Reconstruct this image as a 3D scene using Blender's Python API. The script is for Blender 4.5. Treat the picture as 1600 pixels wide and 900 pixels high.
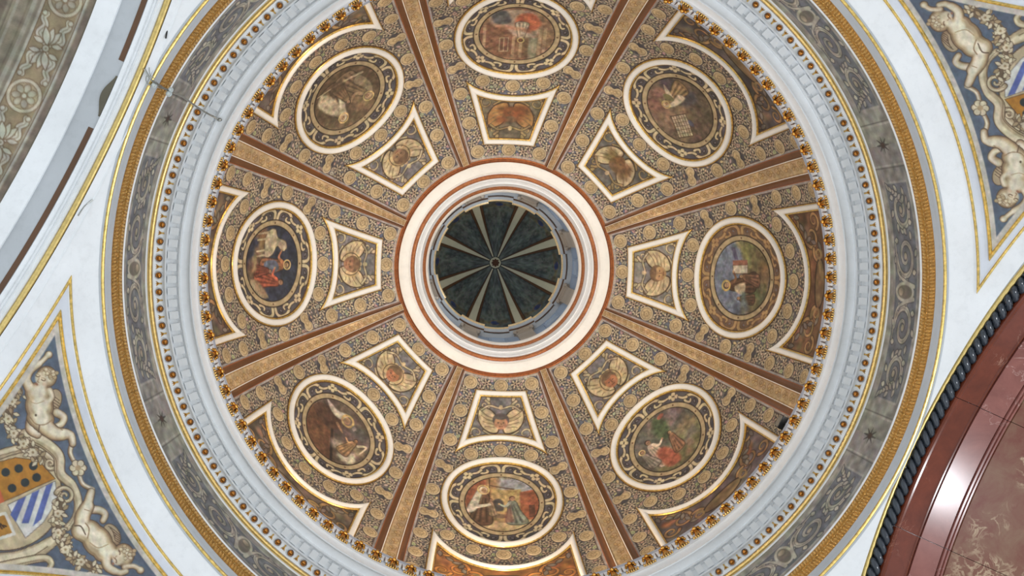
import bpy, math, random
import numpy as np
from mathutils import Matrix, Vector

random.seed(7)
for _o in list(bpy.data.objects):
    bpy.data.objects.remove(_o)
sc = bpy.context.scene
COL = sc.collection
PI = math.pi
R_ = math.radians

# ------------------------------------------------------------------ camera
S, Z0 = 5.0, 1.6                       # metres per unit, eye height
F, TA, TB = 1891.12, .0429, -.0518     # focal length in px of a 1600 px frame, two small tilts
CX, CY = -.1939, -.1123                # where the photographer stands, off the dome's axis
AZ = -2.7166                           # azimuth of the left arch


def rotm():
    ca, sa, cb, sb = math.cos(TA), math.sin(TA), math.cos(TB), math.sin(TB)
    return np.array([[1, 0, 0], [0, ca, -sa], [0, sa, ca]]) @ np.array([[cb, 0, sb], [0, 1, 0], [-sb, 0, cb]])


RM = rotm()
cam_d = bpy.data.cameras.new('camera')
cam_d.sensor_fit = 'HORIZONTAL'
cam_d.sensor_width = 36
cam_d.lens = F / 1600 * 36
cam_d.clip_end = 300
cam = bpy.data.objects.new('camera', cam_d)
COL.objects.link(cam)
cam.matrix_world = Matrix(((RM[0][0], -RM[1][0], -RM[2][0], CX * S), (RM[0][1], -RM[1][1], -RM[2][1], CY * S),
                           (RM[0][2], -RM[1][2], -RM[2][2], Z0), (0, 0, 0, 1)))
sc.camera = cam

# ------------------------------------------------------------------ world, lights, exposure
sc.view_settings.view_transform = 'Standard'
sc.view_settings.look = 'None'
sc.view_settings.gamma = 1
sc.view_settings.use_curve_mapping = False
sc.view_settings.exposure = 0.13
wd = bpy.data.worlds.new('world')
sc.world = wd
wd.use_nodes = True
wd.node_tree.nodes['Background'].inputs[0].default_value = (.83, .91, 1.0, 1)
wd.node_tree.nodes['Background'].inputs[1].default_value = 1.5


def lamp(name, kind, loc, energy, col, size=.1, aim=None, size_y=None, spot=None):
    d = bpy.data.lights.new(name, kind)
    d.energy = energy
    d.color = col
    if kind == 'AREA':
        d.size = size
        if size_y:
            d.shape = 'RECTANGLE'
            d.size_y = size_y
    else:
        d.shadow_soft_size = size
    if spot:
        d.spot_size = R_(spot)
        d.spot_blend = .8
    o = bpy.data.objects.new(name, d)
    COL.objects.link(o)
    o.location = loc
    if aim is not None:
        o.rotation_euler = (Vector(aim) - Vector(loc)).to_track_quat('-Z', 'Y').to_euler()
    return o


def seg_az(k):
    return AZ + PI / 8 + PI / 4 * k


def WP(x, y, h):
    return (x * S, y * S, h * S + Z0)


def pol(r, az, h):
    return WP(r * math.cos(az), r * math.sin(az), h)


def arch_pt(u, v, h):                     # coordinates along the left arch's axis
    c, s = math.cos(AZ), math.sin(AZ)
    return WP(u * c - v * s, u * s + v * c, h)


WARM = (1.0, .72, .45)
for k, e in ((5, 150), (6, 34), (7, 26), (0, 46), (1, 28), (4, 10)):
    lamp('cornice_lamp', 'POINT', pol(.895, seg_az(k), 3.335), e, WARM, .06)
for k in range(8):                        # floodlights on the ledge, each aimed across at the upper dome
    lamp('cornice_floodlight', 'SPOT', pol(.90, AZ + PI / 4 * k, 3.34), {0: 100, 1: 140, 2: 160, 3: 165, 4: 150, 5: 130, 6: 105, 7: 85}[k], (1.0, .92, .82), .12, pol(-.30, AZ + PI / 4 * k, 4.15), None, 95)
lamp('marble_highlight_light', 'AREA', arch_pt(-1.86, .07, 1.15), 330, (.92, .95, 1.0), .5, arch_pt(-.9, 0, 2.7), 1.3)  # unseen area light, added to give the red marble its highlight


for _da in (-50, 0, 50):                  # daylight through the lantern's windows on one side
    _a = R_(205 + _da)
    lamp('lantern_daylight', 'AREA', pol(.281, _a, 4.60), 13.0, (.80, .90, 1.0), .4, pol(0, 0, 4.62), .7)


# ------------------------------------------------------------------ materials
def lin(c):
    c = np.asarray(c, float) / 255
    return np.where(c <= .04045, c / 12.92, ((c + .055) / 1.055) ** 2.4)


def L4(c):
    return tuple(float(x) for x in lin(c)) + (1,)


class NT:
    def __init__(s, name):
        m = bpy.data.materials.new(name)
        m.use_nodes = True
        s.m = m
        s.t = m.node_tree
        s.b = s.t.nodes['Principled BSDF']

    def n(s, typ, **kw):
        o = s.t.nodes.new(typ)
        for k, v in kw.items():
            if k in o.inputs:
                o.inputs[k].default_value = v
            else:
                setattr(o, k, v)
        return o

    def l(s, a, b):
        s.t.links.new(a, b)

    def coord(s, kind='Object'):
        return s.n('ShaderNodeTexCoord').outputs[kind]

    def noise(s, scale, detail=4, rough=.55, dist=0, co=None):
        o = s.n('ShaderNodeTexNoise', Scale=scale, Detail=detail, Roughness=rough, Distortion=dist)
        s.l(co if co is not None else s.coord(), o.inputs['Vector'])
        return o.outputs['Fac']

    def ramp(s, fac, stops):
        o = s.n('ShaderNodeValToRGB')
        e = o.color_ramp.elements
        while len(e) < len(stops):
            e.new(.5)
        for el, (p, c) in zip(e, stops):
            el.position = p
            el.color = c if len(c) == 4 else tuple(c) + (1,)
        s.l(fac, o.inputs[0])
        return o.outputs[0]

    def mul(s, a, b, fac=1.0):
        o = s.n('ShaderNodeMix', data_type='RGBA', blend_type='MULTIPLY')
        o.inputs[0].default_value = fac
        s.l(a, o.inputs[6])
        s.l(b, o.inputs[7])
        return o.outputs[2]

    def bump(s, fac, strength=.2, dist=.01):
        o = s.n('ShaderNodeBump', Strength=strength, Distance=dist)
        s.l(fac, o.inputs['Height'])
        s.l(o.outputs[0], s.b.inputs['Normal'])

    def set(s, **kw):
        for k, v in kw.items():
            s.b.inputs[k.replace('_', ' ')].default_value = v
        return s


G = lambda v: (v, v, v, 1)


def mat_plaster(name, c, var=.08, rough=.6):
    t = NT(name)
    f = t.noise(1.3, 6, .6)
    a = np.array(lin(c))
    col = t.ramp(f, [(.3, tuple(a * (1 - var))), (.7, tuple(np.minimum(a * (1 + var * .5), 1)))])
    sp = t.ramp(t.noise(9, 5, .7), [(.25, G(.86)), (.5, G(1))])
    t.l(t.mul(col, sp, .6), t.b.inputs['Base Color'])
    t.set(Roughness=rough)
    t.bump(t.noise(14, 5), .12, .01)
    return t.m


def mat_gold(name, c, rough=.28, dark=.45, metal=.85):
    t = NT(name)
    a = np.array(lin(c))
    col = t.ramp(t.noise(22, 4, .6), [(.3, tuple(a * dark)), (.62, tuple(a))])
    t.l(col, t.b.inputs['Base Color'])
    t.set(Metallic=metal, Roughness=rough)
    t.bump(t.noise(60, 3), .15, .004)
    return t.m


def mat_paint(name, gain=1.0, rough=.72):
    t = NT(name)
    at = t.n('ShaderNodeAttribute', attribute_name='Col')
    inf = t.n('ShaderNodeObjectInfo')
    big = t.ramp(t.noise(1.1, 5, .6), [(.3, G(.80 * gain)), (.7, G(1.06 * gain))])
    sm = t.ramp(t.noise(26, 4, .65), [(.3, G(.86)), (.65, G(1.05))])
    rnd = t.ramp(inf.outputs['Random'], [(0, G(.9)), (1, G(1.05))])
    t.l(t.mul(t.mul(t.mul(at.outputs['Color'], big), sm), rnd), t.b.inputs['Base Color'])
    t.set(Roughness=rough)
    return t.m


def mat_stone(name, c0, c1, vein, scale=2.2, rough=.12, vs=3.0, vw=.03, spec=.5):
    t = NT(name)
    co = t.coord('Generated') if False else t.coord()
    base = t.ramp(t.noise(scale, 8, .65, .6, co), [(.3, tuple(lin(c0))), (.7, tuple(lin(c1)))])
    n2 = t.noise(vs, 9, .6, 1.5, co)
    v = t.ramp(n2, [(.5 - vw, G(0)), (.5, G(1)), (.5 + vw, G(0))])
    gate = t.ramp(t.noise(scale * .6, 3, .5, 0, co), [(.5, G(0)), (.62, G(.8))])
    vv = t.mul(v, gate)
    mx = t.n('ShaderNodeMix', data_type='RGBA')
    t.l(vv, mx.inputs[0])
    t.l(base, mx.inputs[6])
    mx.inputs[7].default_value = L4(vein)
    t.l(mx.outputs[2], t.b.inputs['Base Color'])
    t.set(Roughness=rough, Specular_IOR_Level=spec)
    return t.m


M_WHITE = mat_plaster('white_plaster', (226, 228, 230))
M_CREAM = mat_plaster('cream_stucco', (232, 229, 223), .07)
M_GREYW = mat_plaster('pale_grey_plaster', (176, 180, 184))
M_FLOOR = mat_plaster('pale_stone', (222, 219, 212))
M_BLUEG = mat_plaster('blue_grey_paint', (164, 172, 188), .15)
M_DRUM = mat_plaster('lantern_blue_plaster', (150, 165, 185), .15)
M_GOLD = mat_gold('gilding', (240, 206, 122), .3, .5)
M_GOLDB = mat_gold('bright_gilding', (252, 214, 136), .22, .7)
M_GOLDD = mat_gold('aged_gilding', (232, 190, 110), .32, .5)
M_BRASS = mat_gold('pale_gilding', (214, 188, 120), .34, .75)
M_BROWN = mat_plaster('red_brown_paint', (108, 66, 30), .3, .35)
M_RUST = mat_plaster('rust_paint', (158, 92, 48), .3, .4)
M_RGOLD = mat_gold('red_gilding', (168, 104, 62), .32, .6, .5)
M_DARKB = mat_plaster('dark_brown_paint', (92, 62, 38), .2, .6)
M_PAINT = mat_paint('fresco_paint')
M_RED = mat_stone('dark_red_marble', (82, 34, 17), (106, 48, 28), (170, 130, 110), 3, .16, 1.6, .008, .3)
M_RED2 = mat_stone('polished_red_marble', (100, 52, 45), (128, 76, 67), (190, 160, 150), 2.5, .2, 1.4, .01)
M_RED3 = mat_stone('veined_red_marble', (96, 44, 34), (112, 84, 64), (170, 150, 122), 3.0, .4, 3.2, .05, .2)
M_ROPE = mat_stone('dark_breccia', (28, 32, 38), (58, 64, 72), (180, 184, 186), 9, .14, 5, .05)
M_BLACK = mat_plaster('black_metal', (24, 24, 26), .1, .4)
M_STEEL = mat_gold('grey_steel', (170, 172, 168), .35, .7)
M_OLIVE = mat_plaster('olive_stone_paint', (206, 200, 172), .1)
tt = NT('window_pane')
tt.set(Base_Color=(.28, .36, .46, 1), Roughness=.2)
tt.b.inputs['Emission Color'].default_value = (.62, .78, 1, 1)
tt.b.inputs['Emission Strength'].default_value = .04
M_PANE = tt.m


# ------------------------------------------------------------------ object helpers
def link(o, parent=None, kind=None, label=None, cat=None, group=None):
    COL.objects.link(o)
    if parent is not None:
        o.parent = parent
        o.matrix_parent_inverse = Matrix.Identity(4)
    if kind:
        o['kind'] = kind
    if label:
        o['label'] = label
    if cat:
        o['category'] = cat
    if group:
        o['group'] = group
    return o


def mesh(name, v, f, m, smooth=True, sharp=35, col=None):
    me = bpy.data.meshes.new(name)
    if isinstance(f, np.ndarray):
        v = np.asarray(v, np.float32)
        nf, k = f.shape
        me.vertices.add(len(v))
        me.vertices.foreach_set('co', v.ravel())
        me.loops.add(nf * k)
        me.loops.foreach_set('vertex_index', f.astype(np.int32).ravel())
        me.polygons.add(nf)
        me.polygons.foreach_set('loop_start', np.arange(0, nf * k, k, dtype=np.int32))
        me.update(calc_edges=True)
    else:
        me.from_pydata([tuple(map(float, p)) for p in v], [], f)
    if col is not None:
        at = me.color_attributes.new('Col', 'FLOAT_COLOR', 'POINT')
        c4 = np.ones((len(v), 4), np.float32)
        c4[:, :3] = col
        at.data.foreach_set('color', c4.ravel())
    me.materials.append(m)
    if smooth:
        me.polygons.foreach_set('use_smooth', [True] * len(me.polygons))
        if sharp:
            me.set_sharp_from_angle(angle=R_(sharp))
    me.update()
    return me


def obj(name, me, parent=None, loc=None, **kw):
    o = bpy.data.objects.new(name, me)
    if loc is not None:
        o.location = loc
    return link(o, parent, **kw)


def empty(name, loc=(0, 0, 0), **kw):
    o = bpy.data.objects.new(name, None)
    o.empty_display_size = .1
    o.location = loc
    return link(o, **kw)


def local(parent, v):                     # world points into an unrotated parent's space
    return np.asarray(v, float) - np.array(parent.location)


def lathe(prof, seg=240, a0=0, a1=2 * PI):
    full = abs(a1 - a0 - 2 * PI) < 1e-6
    n = seg if full else seg + 1
    v = []
    for i in range(n):
        a = a0 + (a1 - a0) * i / seg
        for (r, h) in prof:
            v.append(pol(r, a, h))
    m = len(prof)
    f = []
    for i in range(seg):
        j = (i + 1) % n
        for k in range(m - 1):
            f.append((i * m + k, i * m + k + 1, j * m + k + 1, j * m + k))
    return v, np.array(f)


def torus_prof(R, h, r, n=10, a0=0, a1=2 * PI):
    return [(R + r * math.cos(a0 + (a1 - a0) * i / n), h + r * math.sin(a0 + (a1 - a0) * i / n)) for i in range(n + 1)]


def trim(name, prof, m, label, seg=288, cat='moulding'):
    v, f = lathe(prof, seg)
    return obj(name, mesh(name, v, f, m), kind='structure', label=label, cat=cat)


def sweep(pts, nrm, prof, closed=True):
    """sweep a profile of (side, height) along points that lie on a surface with normals"""
    P = np.asarray(pts, float)
    N = np.asarray(nrm, float)
    n = len(P)
    if closed:
        d0 = P - np.roll(P, 1, 0)
        d1 = np.roll(P, -1, 0) - P
    else:
        d = np.diff(P, axis=0)
        d0 = np.vstack([d[:1], d])
        d1 = np.vstack([d, d[-1:]])
    d0 /= np.linalg.norm(d0, axis=1)[:, None]
    d1 /= np.linalg.norm(d1, axis=1)[:, None]
    s0 = np.cross(d0, N)
    s1 = np.cross(d1, N)
    s0 /= np.linalg.norm(s0, axis=1)[:, None]
    s1 /= np.linalg.norm(s1, axis=1)[:, None]
    sd = s0 + s1
    sd /= np.linalg.norm(sd, axis=1)[:, None]
    k = 1 / np.clip((sd * s0).sum(1), .3, 1)
    v = []
    for (u, w) in prof:
        v.append(P + sd * (k * u)[:, None] + N * w)
    v = np.stack(v, 1).reshape(-1, 3)
    m = len(prof)
    f = []
    for i in range(n if closed else n - 1):
        j = (i + 1) % n
        for q in range(m - 1):
            f.append((i * m + q, j * m + q, j * m + q + 1, i * m + q + 1))
    return v, np.array(f)


def circle_prof(r, n=10):
    return [(r * math.cos(2 * PI * i / n), r * math.sin(2 * PI * i / n)) for i in range(n + 1)]


def box(lo, hi):
    (a, b, c), (d, e, g) = lo, hi
    v = [(a, b, c), (d, b, c), (d, e, c), (a, e, c), (a, b, g), (d, b, g), (d, e, g), (a, e, g)]
    return v, [(0, 3, 2, 1), (4, 5, 6, 7), (0, 1, 5, 4), (1, 2, 6, 5), (2, 3, 7, 6), (3, 0, 4, 7)]


def join(parts):
    v, f = [], []
    for pv, pf in parts:
        o = len(v)
        v += [tuple(p) for p in pv]
        f += [tuple(int(i) + o for i in q) for q in pf]
    return v, f


def ellipsoid(c, rx, ry, rz, nu=10, nv=6, half=False):
    v, f = [], []
    for j in range(nv + 1):
        a = (0 if half else -PI / 2) + (PI / 2 if half else PI) * j / nv
        for i in range(nu):
            b = 2 * PI * i / nu
            v.append((c[0] + rx * math.cos(a) * math.cos(b), c[1] + ry * math.cos(a) * math.sin(b), c[2] + rz * math.sin(a)))
    for j in range(nv):
        for i in range(nu):
            k = (i + 1) % nu
            f.append((j * nu + i, j * nu + k, (j + 1) * nu + k, (j + 1) * nu + i))
    return v, f


# ------------------------------------------------------------------ the fresco painter: colours laid on dense surface grids
class Canvas:
    def __init__(s, X, Y, bg, px):
        s.X, s.Y, s.px = X, Y, px
        s.c = np.empty(X.shape + (3,))
        s.c[:] = bg

    def near(s, cx, cy, r):
        return np.nonzero((np.abs(s.X - cx) < r) & (np.abs(s.Y - cy) < r))

    def mix(s, i, a, col):
        a = np.clip(a, 0, 1)[..., None]
        s.c[i] = s.c[i] * (1 - a) + np.asarray(col, float) * a

    def ell(s, cx, cy, rx, ry=None, ang=0, col=(0, 0, 0), a=1, soft=None, ring=None, shade=None):
        ry = rx if ry is None else ry
        soft = soft or s.px
        i = s.near(cx, cy, max(rx, ry) + soft * 2 + (ring or 0))
        if not len(i[0]):
            return
        x, y = s.X[i] - cx, s.Y[i] - cy
        c, n = math.cos(R_(ang)), math.sin(R_(ang))
        u, v = (x * c + y * n) / rx, (-x * n + y * c) / ry
        q = np.sqrt(u * u + v * v) + 1e-9
        g = np.sqrt((u / rx) ** 2 + (v / ry) ** 2) / q + 1e-9
        d = (q - 1) / g
        if ring:
            d = np.abs(d) - ring / 2
        al = a * np.clip(.5 - d / soft, 0, 1)
        if shade is not None:                       # painted modelling: tone of a grisaille form, in the brushwork
            w = np.clip(.5 + .5 * (x * s.lx + y * s.ly) / max(rx, ry) - .35 * np.clip(q, 0, 1) ** 3 + .15, 0, 1)[..., None]
            cc = np.asarray(shade, float) * (1 - w) + np.asarray(col, float) * w
            al = al[..., None]
            s.c[i] = s.c[i] * (1 - al) + cc * al
        else:
            s.mix(i, al, col)

    lx, ly = -.4, -.6

    def _sd(s, pts, i, closed):
        x, y = s.X[i], s.Y[i]
        P = np.asarray(pts, float)
        Q = np.roll(P, -1, 0) if closed else P[1:]
        A = P if closed else P[:-1]
        d = np.full(x.shape, 1e9)
        tt_ = np.zeros(x.shape)
        ins = np.zeros(x.shape, bool)
        for k, (a, b) in enumerate(zip(A, Q)):
            e = b - a
            L = e @ e + 1e-12
            t = np.clip(((x - a[0]) * e[0] + (y - a[1]) * e[1]) / L, 0, 1)
            dd = np.hypot(x - a[0] - t * e[0], y - a[1] - t * e[1])
            nb = dd < d
            d = np.where(nb, dd, d)
            tt_ = np.where(nb, (k + t) / len(A), tt_)
            if closed:
                cr = ((a[1] > y) != (b[1] > y)) & (x < (b[0] - a[0]) * (y - a[1]) / (b[1] - a[1] + 1e-12) + a[0])
                ins ^= cr
        return d, tt_, ins

    def poly(s, pts, col, a=1, soft=None, edge=None, ew=None):
        soft = soft or s.px
        P = np.asarray(pts, float)
        c = (P.max(0) + P.min(0)) / 2
        r = (P.max(0) - P.min(0)).max() / 2
        i = s.near(c[0], c[1], r + soft * 2 + (ew or 0))
        if not len(i[0]):
            return
        d, _, ins = s._sd(P, i, True)
        sd = np.where(ins, -d, d)
        s.mix(i, a * np.clip(.5 - sd / soft, 0, 1), col)
        if edge is not None:
            s.mix(i, a * np.clip(.5 - (d - (ew or soft) / 2) / soft, 0, 1), edge)

    def line(s, pts, w0, col, w1=None, a=1, soft=None):
        soft = soft or s.px
        w1 = w0 if w1 is None else w1
        P = np.asarray(pts, float)
        c = (P.max(0) + P.min(0)) / 2
        r = (P.max(0) - P.min(0)).max() / 2
        i = s.near(c[0], c[1], r + soft * 2 + max(w0, w1))
        if not len(i[0]):
            return
        d, t, _ = s._sd(P, i, False)
        s.mix(i, a * np.clip(.5 - (d - (w0 + (w1 - w0) * t) / 2) / soft, 0, 1), col)

    def noise(s, amp, cell, seed=0):
        rg = np.random.RandomState(seed)
        n, m = s.X.shape
        g = rg.rand(n // cell + 2, m // cell + 2, 3) * .16 + rg.rand(n // cell + 2, m // cell + 2, 1) * .84
        yy, xx = np.mgrid[0:n, 0:m] / cell
        iy, ix = yy.astype(int), xx.astype(int)
        fy, fx = (yy - iy)[..., None], (xx - ix)[..., None]
        v = (g[iy, ix] * (1 - fy) + g[iy + 1, ix] * fy) * (1 - fx) + (g[iy, ix + 1] * (1 - fy) + g[iy + 1, ix + 1] * fy) * fx
        s.c *= 1 + amp * (v - .5) * 2

    def mesh(s, name, P, keep=None, m=None):
        n, k = s.X.shape
        idx = np.arange(n * k).reshape(n, k)
        f = np.stack([idx[:-1, :-1], idx[:-1, 1:], idx[1:, 1:], idx[1:, :-1]], -1).reshape(-1, 4)
        P = P.reshape(-1, 3)
        c = lin(np.clip(s.c, 0, 255)).reshape(-1, 3)
        if keep is not None:
            kk = keep.ravel()
            f = f[kk[f].all(1)]
            used = np.unique(f)
            mp = np.zeros(n * k, int)
            mp[used] = np.arange(len(used))
            f, P, c = mp[f], P[used], c[used]
        return mesh(name, P, f, m or M_PAINT, True, None, c)


def spline(pts, n=8, closed=False):
    P = np.asarray(pts, float)
    out = []
    m = len(P)
    rng = range(m if closed else m - 1)
    for i in rng:
        p1, p2 = P[i], P[(i + 1) % m]
        p0 = P[i - 1] if (i > 0 or closed) else p1
        p3 = P[(i + 2) % m] if (i + 2 < m or closed) else p2
        for k in range(n):
            t = k / n
            out.append(.5 * (2 * p1 + (p2 - p0) * t + (2 * p0 - 5 * p1 + 4 * p2 - p3) * t * t + (3 * p1 - p0 - 3 * p2 + p3) * t ** 3))
    if not closed:
        out.append(P[-1])
    return np.array(out)


def spiral(cx, cy, r, turns, a0, d=1, n=28):
    return [(cx + r * (1 - .85 * i / n) * math.cos(R_(a0) + d * turns * 2 * PI * i / n),
             cy + r * (1 - .85 * i / n) * math.sin(R_(a0) + d * turns * 2 * PI * i / n)) for i in range(n + 1)]


def leaf(c, x, y, ln, wd_, ang, col, edge, ew):
    a = R_(ang)
    ca, sa = math.cos(a), math.sin(a)
    base = [(0, 0), (.25, .42), (.55, .5), (.8, .3), (1, 0), (.8, -.3), (.55, -.5), (.25, -.42)]
    pts = spline([(x + ca * u * ln - sa * v * wd_, y + sa * u * ln + ca * v * wd_) for u, v in base], 3, True)
    c.poly(pts, col, edge=edge, ew=ew)


def inside_poly(P, X, Y):
    P = np.asarray(P, float)
    r = np.zeros(X.shape, bool)
    for a, b in zip(P, np.roll(P, -1, 0)):
        r ^= ((a[1] > Y) != (b[1] > Y)) & (X < (b[0] - a[0]) * (Y - a[1]) / (b[1] - a[1] + 1e-12) + a[0])
    return r


# ================================================================== STRUCTURE
fv, ff = box((-22, -22, -.3), (22, 22, 0))
obj('floor', mesh('floor', fv, ff, M_FLOOR, False), kind='structure', label='pale stone floor of the church crossing', cat='floor')

H1, HS = 2.851, 1.851                     # ring level, centre of the pendentive sphere (radius sqrt 2)


def sph_pt(u, v, off=0.0):                # pendentive surface over arch-frame coordinates
    h = HS + math.sqrt(max(2 - u * u - v * v, 0))
    r = 1 - off / (S * math.sqrt(2))
    return arch_pt(u * r, v * r, HS + (h - HS) * r)


def pendentive_mesh(name, ea, eb):
    """white triangular shell in the corner u, v in 0..1 outside the ring"""
    v, f = [], []
    n, m = 60, 40
    for i in range(n + 1):
        a = PI / 2 * i / n
        ro = min(ea / max(math.cos(a), 1e-6), eb / max(math.sin(a), 1e-6), 1.405)
        ro = max(ro, 1.0005)
        for j in range(m + 1):
            r = 1.0 + (ro - 1.0) * j / m
            v.append(sph_pt(r * math.cos(a), r * math.sin(a)))
    for i in range(n):
        for j in range(m):
            p = i * (m + 1) + j
            f.append((p, p + 1, p + m + 2, p + m + 1))
    return mesh(name, v, np.array(f), M_WHITE, True, None)


# the mesh is the corner between the left arch (u) and the arch at v = +1; turned by quarters for the others
for nm, q, lb in (('wall_left', 3, 'white plaster pendentive beside the painted vault, its fresco with the clearer shield'),
                  ('wall_right', 1, 'white plaster pendentive beside the red marble arch'),
                  ('wall_top', 0, 'white plaster pendentive between painted vault and plain arch'),
                  ('wall_bottom', 2, 'white plaster pendentive between marble arch and plain arch')):
    o = obj(nm, pendentive_mesh(nm, {0: 1.014, 1: 1.03, 2: 1.0, 3: 1.03}[q], {0: 1.03, 1: 1.0, 2: 1.03, 3: 1.014}[q]), kind='structure', label=lb, cat='wall')
    o.rotation_euler = (0, 0, PI / 2 * q)

# ------------------------------------------------------------------ ring, frieze and cornice
trim('trim_1', torus_prof(.9975, 2.852, .0042, 10), M_GOLD, 'thin gilded bead where pendentives meet the great ring', 320)
trim('trim_2', [(1.004, 2.846), (.997, 2.852), (.9925, 2.858), (.991, 2.868), (.989, 2.874), (.9865, 2.882)], M_GREYW,
     'pale grey fillet below the leafy gold band of the ring')
ob = trim('trim_3', [(.9865, 2.882), (.984, 2.895), (.9805, 2.909), (.9815, 2.911), (.9815, 2.915), (.980, 2.917), (.9785, 2.93), (.9765, 2.942)],
          mat_gold('shade_toned_gold', (206, 160, 88), .4, .6), 'carved gold band of tiny leaves and beads around the frieze foot')  # ground gold toned darker as shade between the carved leaves
trim('trim_4', [(.9765, 2.942), (.9755, 2.944), (.9742, 2.945), (.9742, 2.949), (.977, 2.950)], M_WHITE, 'narrow white lip above the carved gold band')
# tiny carved leaves and beads of the gold band: below ten pixels each, joined
v, f = [], []
NB = 720
for row, (r0, h0_, r1, h1_, w, ht, n) in enumerate(((.9868, 2.884, .9808, 2.908, .40, .016, NB), (.9800, 2.918, .9768, 2.940, .42, .015, NB))):
    for i in range(n):
        a = 2 * PI * i / n
        da = PI / n * 2 * w
        sk = da * (.5 if row == 0 else -.35)
        o = len(v)
        k = ht / S
        for (aa, s_, lift) in ((-da, .5, 0), (-sk, 0, .2), (da, .5, 0), (sk, 1, .2), (0, .5, 1)):
            r = r0 + (r1 - r0) * s_ - k * lift
            h = h0_ + (h1_ - h0_) * s_ - k * lift * .8
            v.append(pol(r, a + aa, h))
        f += [(o, o + 1, o + 4), (o + 1, o + 2, o + 4), (o + 2, o + 3, o + 4), (o + 3, o, o + 4)]
obj('leaf_carving', mesh('leaf_carving', v, np.array(f), M_GOLDB, False), ob, kind='stuff')
v, f = [], []
for i in range(480):
    a = 2 * PI * i / 480
    o = len(v)
    for aa, r, h in ((-.0045, .9815, 2.913), (0, .9805, 2.910), (.0045, .9815, 2.913), (0, .9812, 2.917), (0, .9780, 2.9125)):
        v.append(pol(r, a + aa, h))
    f += [(o, o + 1, o + 4), (o + 1, o + 2, o + 4), (o + 2, o + 3, o + 4), (o + 3, o, o + 4)]
obj('bead_row', mesh('bead_row', v, np.array(f), M_GOLDB, False), ob, kind='stuff')

v, f = lathe([(.9765, 2.945), (.9765, 3.172)], 240)
drum = obj('wall_drum', mesh('wall_drum', v, f, M_GREYW), kind='structure', label='grey painted frieze drum under the cornice', cat='wall')


# frieze panels: one eighth each, grisaille scrolls between plain blocks
def frieze():
    n, m = 96, 400
    yy, xx = np.mgrid[0:1:n * 1j, 0:1:m * 1j]
    W = .975 * 5 * PI / 4
    X, Y = (xx - .5) * W, yy * 1.06
    c = Canvas(X, Y, (150, 146, 138), .011)
    c.noise(.12, 40, 1)
    c.poly([(-1.42, .10), (1.42, .10), (1.42, .84), (-1.42, .84)], (112, 114, 118), edge=(160, 156, 148), ew=.03)
    c.poly([(-1.46, .05), (1.46, .05), (1.46, .9), (-1.46, .9)], (0, 0, 0), a=0, edge=(96, 92, 88), ew=.012)
    lt, dk = (176, 170, 154), (78, 76, 78)
    for s in (-1, 1):
        for (x, r, up) in ((.46, .30, 1), (1.06, .25, -1)):
            p = spiral(s * x, .47, r, 1.5, 90 * up, s * up)
            c.line(p, .12, dk, .05)
            c.line(p, .085, lt, .03)
            c.line(p, .014, (128, 124, 118), .008)
            c.ell(s * x, .47, .06, col=dk)
            c.ell(s * x, .47, .045, col=(168, 158, 138))
            for q in range(8):
                a_ = q * .785
                leaf(c, s * x + (r - .01) * math.cos(a_), .47 + (r - .01) * math.sin(a_), .13, .085, math.degrees(a_) + 50 * s, lt, dk, .016)
        for q in range(7):
            leaf(c, s * (1.24 + .012 * q), .22 + .085 * q, .15, .07, 90 + s * (70 - 20 * q), lt, dk, .014)
        c.line(spline([(s * .08, .2), (s * .14, .5), (s * .26, .74), (s * .62, .78)], 6), .08, dk, .04)
        c.line(spline([(s * .08, .2), (s * .14, .5), (s * .26, .74), (s * .62, .78)], 6), .055, lt, .025)
    c.ell(0, .5, .13, .3, 0, lt)
    c.ell(0, .5, .09, .24, 0, (120, 112, 100))
    c.ell(0, .62, .05, .07, 0, (165, 150, 130))
    for s in (-1, 1):                      # star motif on the blocks at either end
        for q in range(8):
            c.line([(s * W / 2, .5), (s * W / 2 + .11 * math.cos(q * PI / 4), .5 + .2 * math.sin(q * PI / 4))], .05, (70, 64, 60), .01)
        c.ell(s * W / 2, .5, .04, .06, 0, (70, 50, 40))
        c.line([(s * (W / 2 - .27), .03), (s * (W / 2 - .27), 1.03)], .02, (165, 160, 150))
        c.line([(s * (W / 2 - .3), .03), (s * (W / 2 - .3), 1.03)], .012, (92, 88, 84))
    c.noise(.22, 7, 5)
    A = -X / (.975 * 5)
    R0 = .9752
    P = np.stack([R0 * np.cos(A) * S, R0 * np.sin(A) * S, (2.947 + (3.166 - 2.947) * yy) * S + Z0], -1)
    return c.mesh('frieze_panel', P)


fm = frieze()
for k in range(8):
    o = obj('frieze_panel', fm, drum)
    o.rotation_euler = (0, 0, seg_az(k))

trim('trim_5', [(.9768, 3.155), (.9735, 3.158), (.9725, 3.162), (.971, 3.1635), (.9705, 3.168)], M_WHITE, 'thin white fillet over the painted frieze')
trim('trim_6', torus_prof(.9662, 3.1655, .0062, 12), M_GOLDB, 'bright polished gilt torus over the grey frieze', 320, 'moulding')
cor = trim('trim_7', [(.972, 3.172), (.962, 3.172), (.959, 3.1695), (.9575, 3.172), (.950, 3.182), (.940, 3.187), (.933, 3.1875), (.932, 3.180),
                      (.9285, 3.180), (.928, 3.1935), (.8985, 3.1955), (.898, 3.188), (.894, 3.188), (.893, 3.193), (.870, 3.196), (.869, 3.187),
                      (.8655, 3.187), (.865, 3.192), (.862, 3.206), (.8585, 3.216), (.8565, 3.218), (.8565, 3.222)], M_WHITE,
           'white cornice with dentils and egg mouldings at the dome foot', 320, 'cornice')


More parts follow.
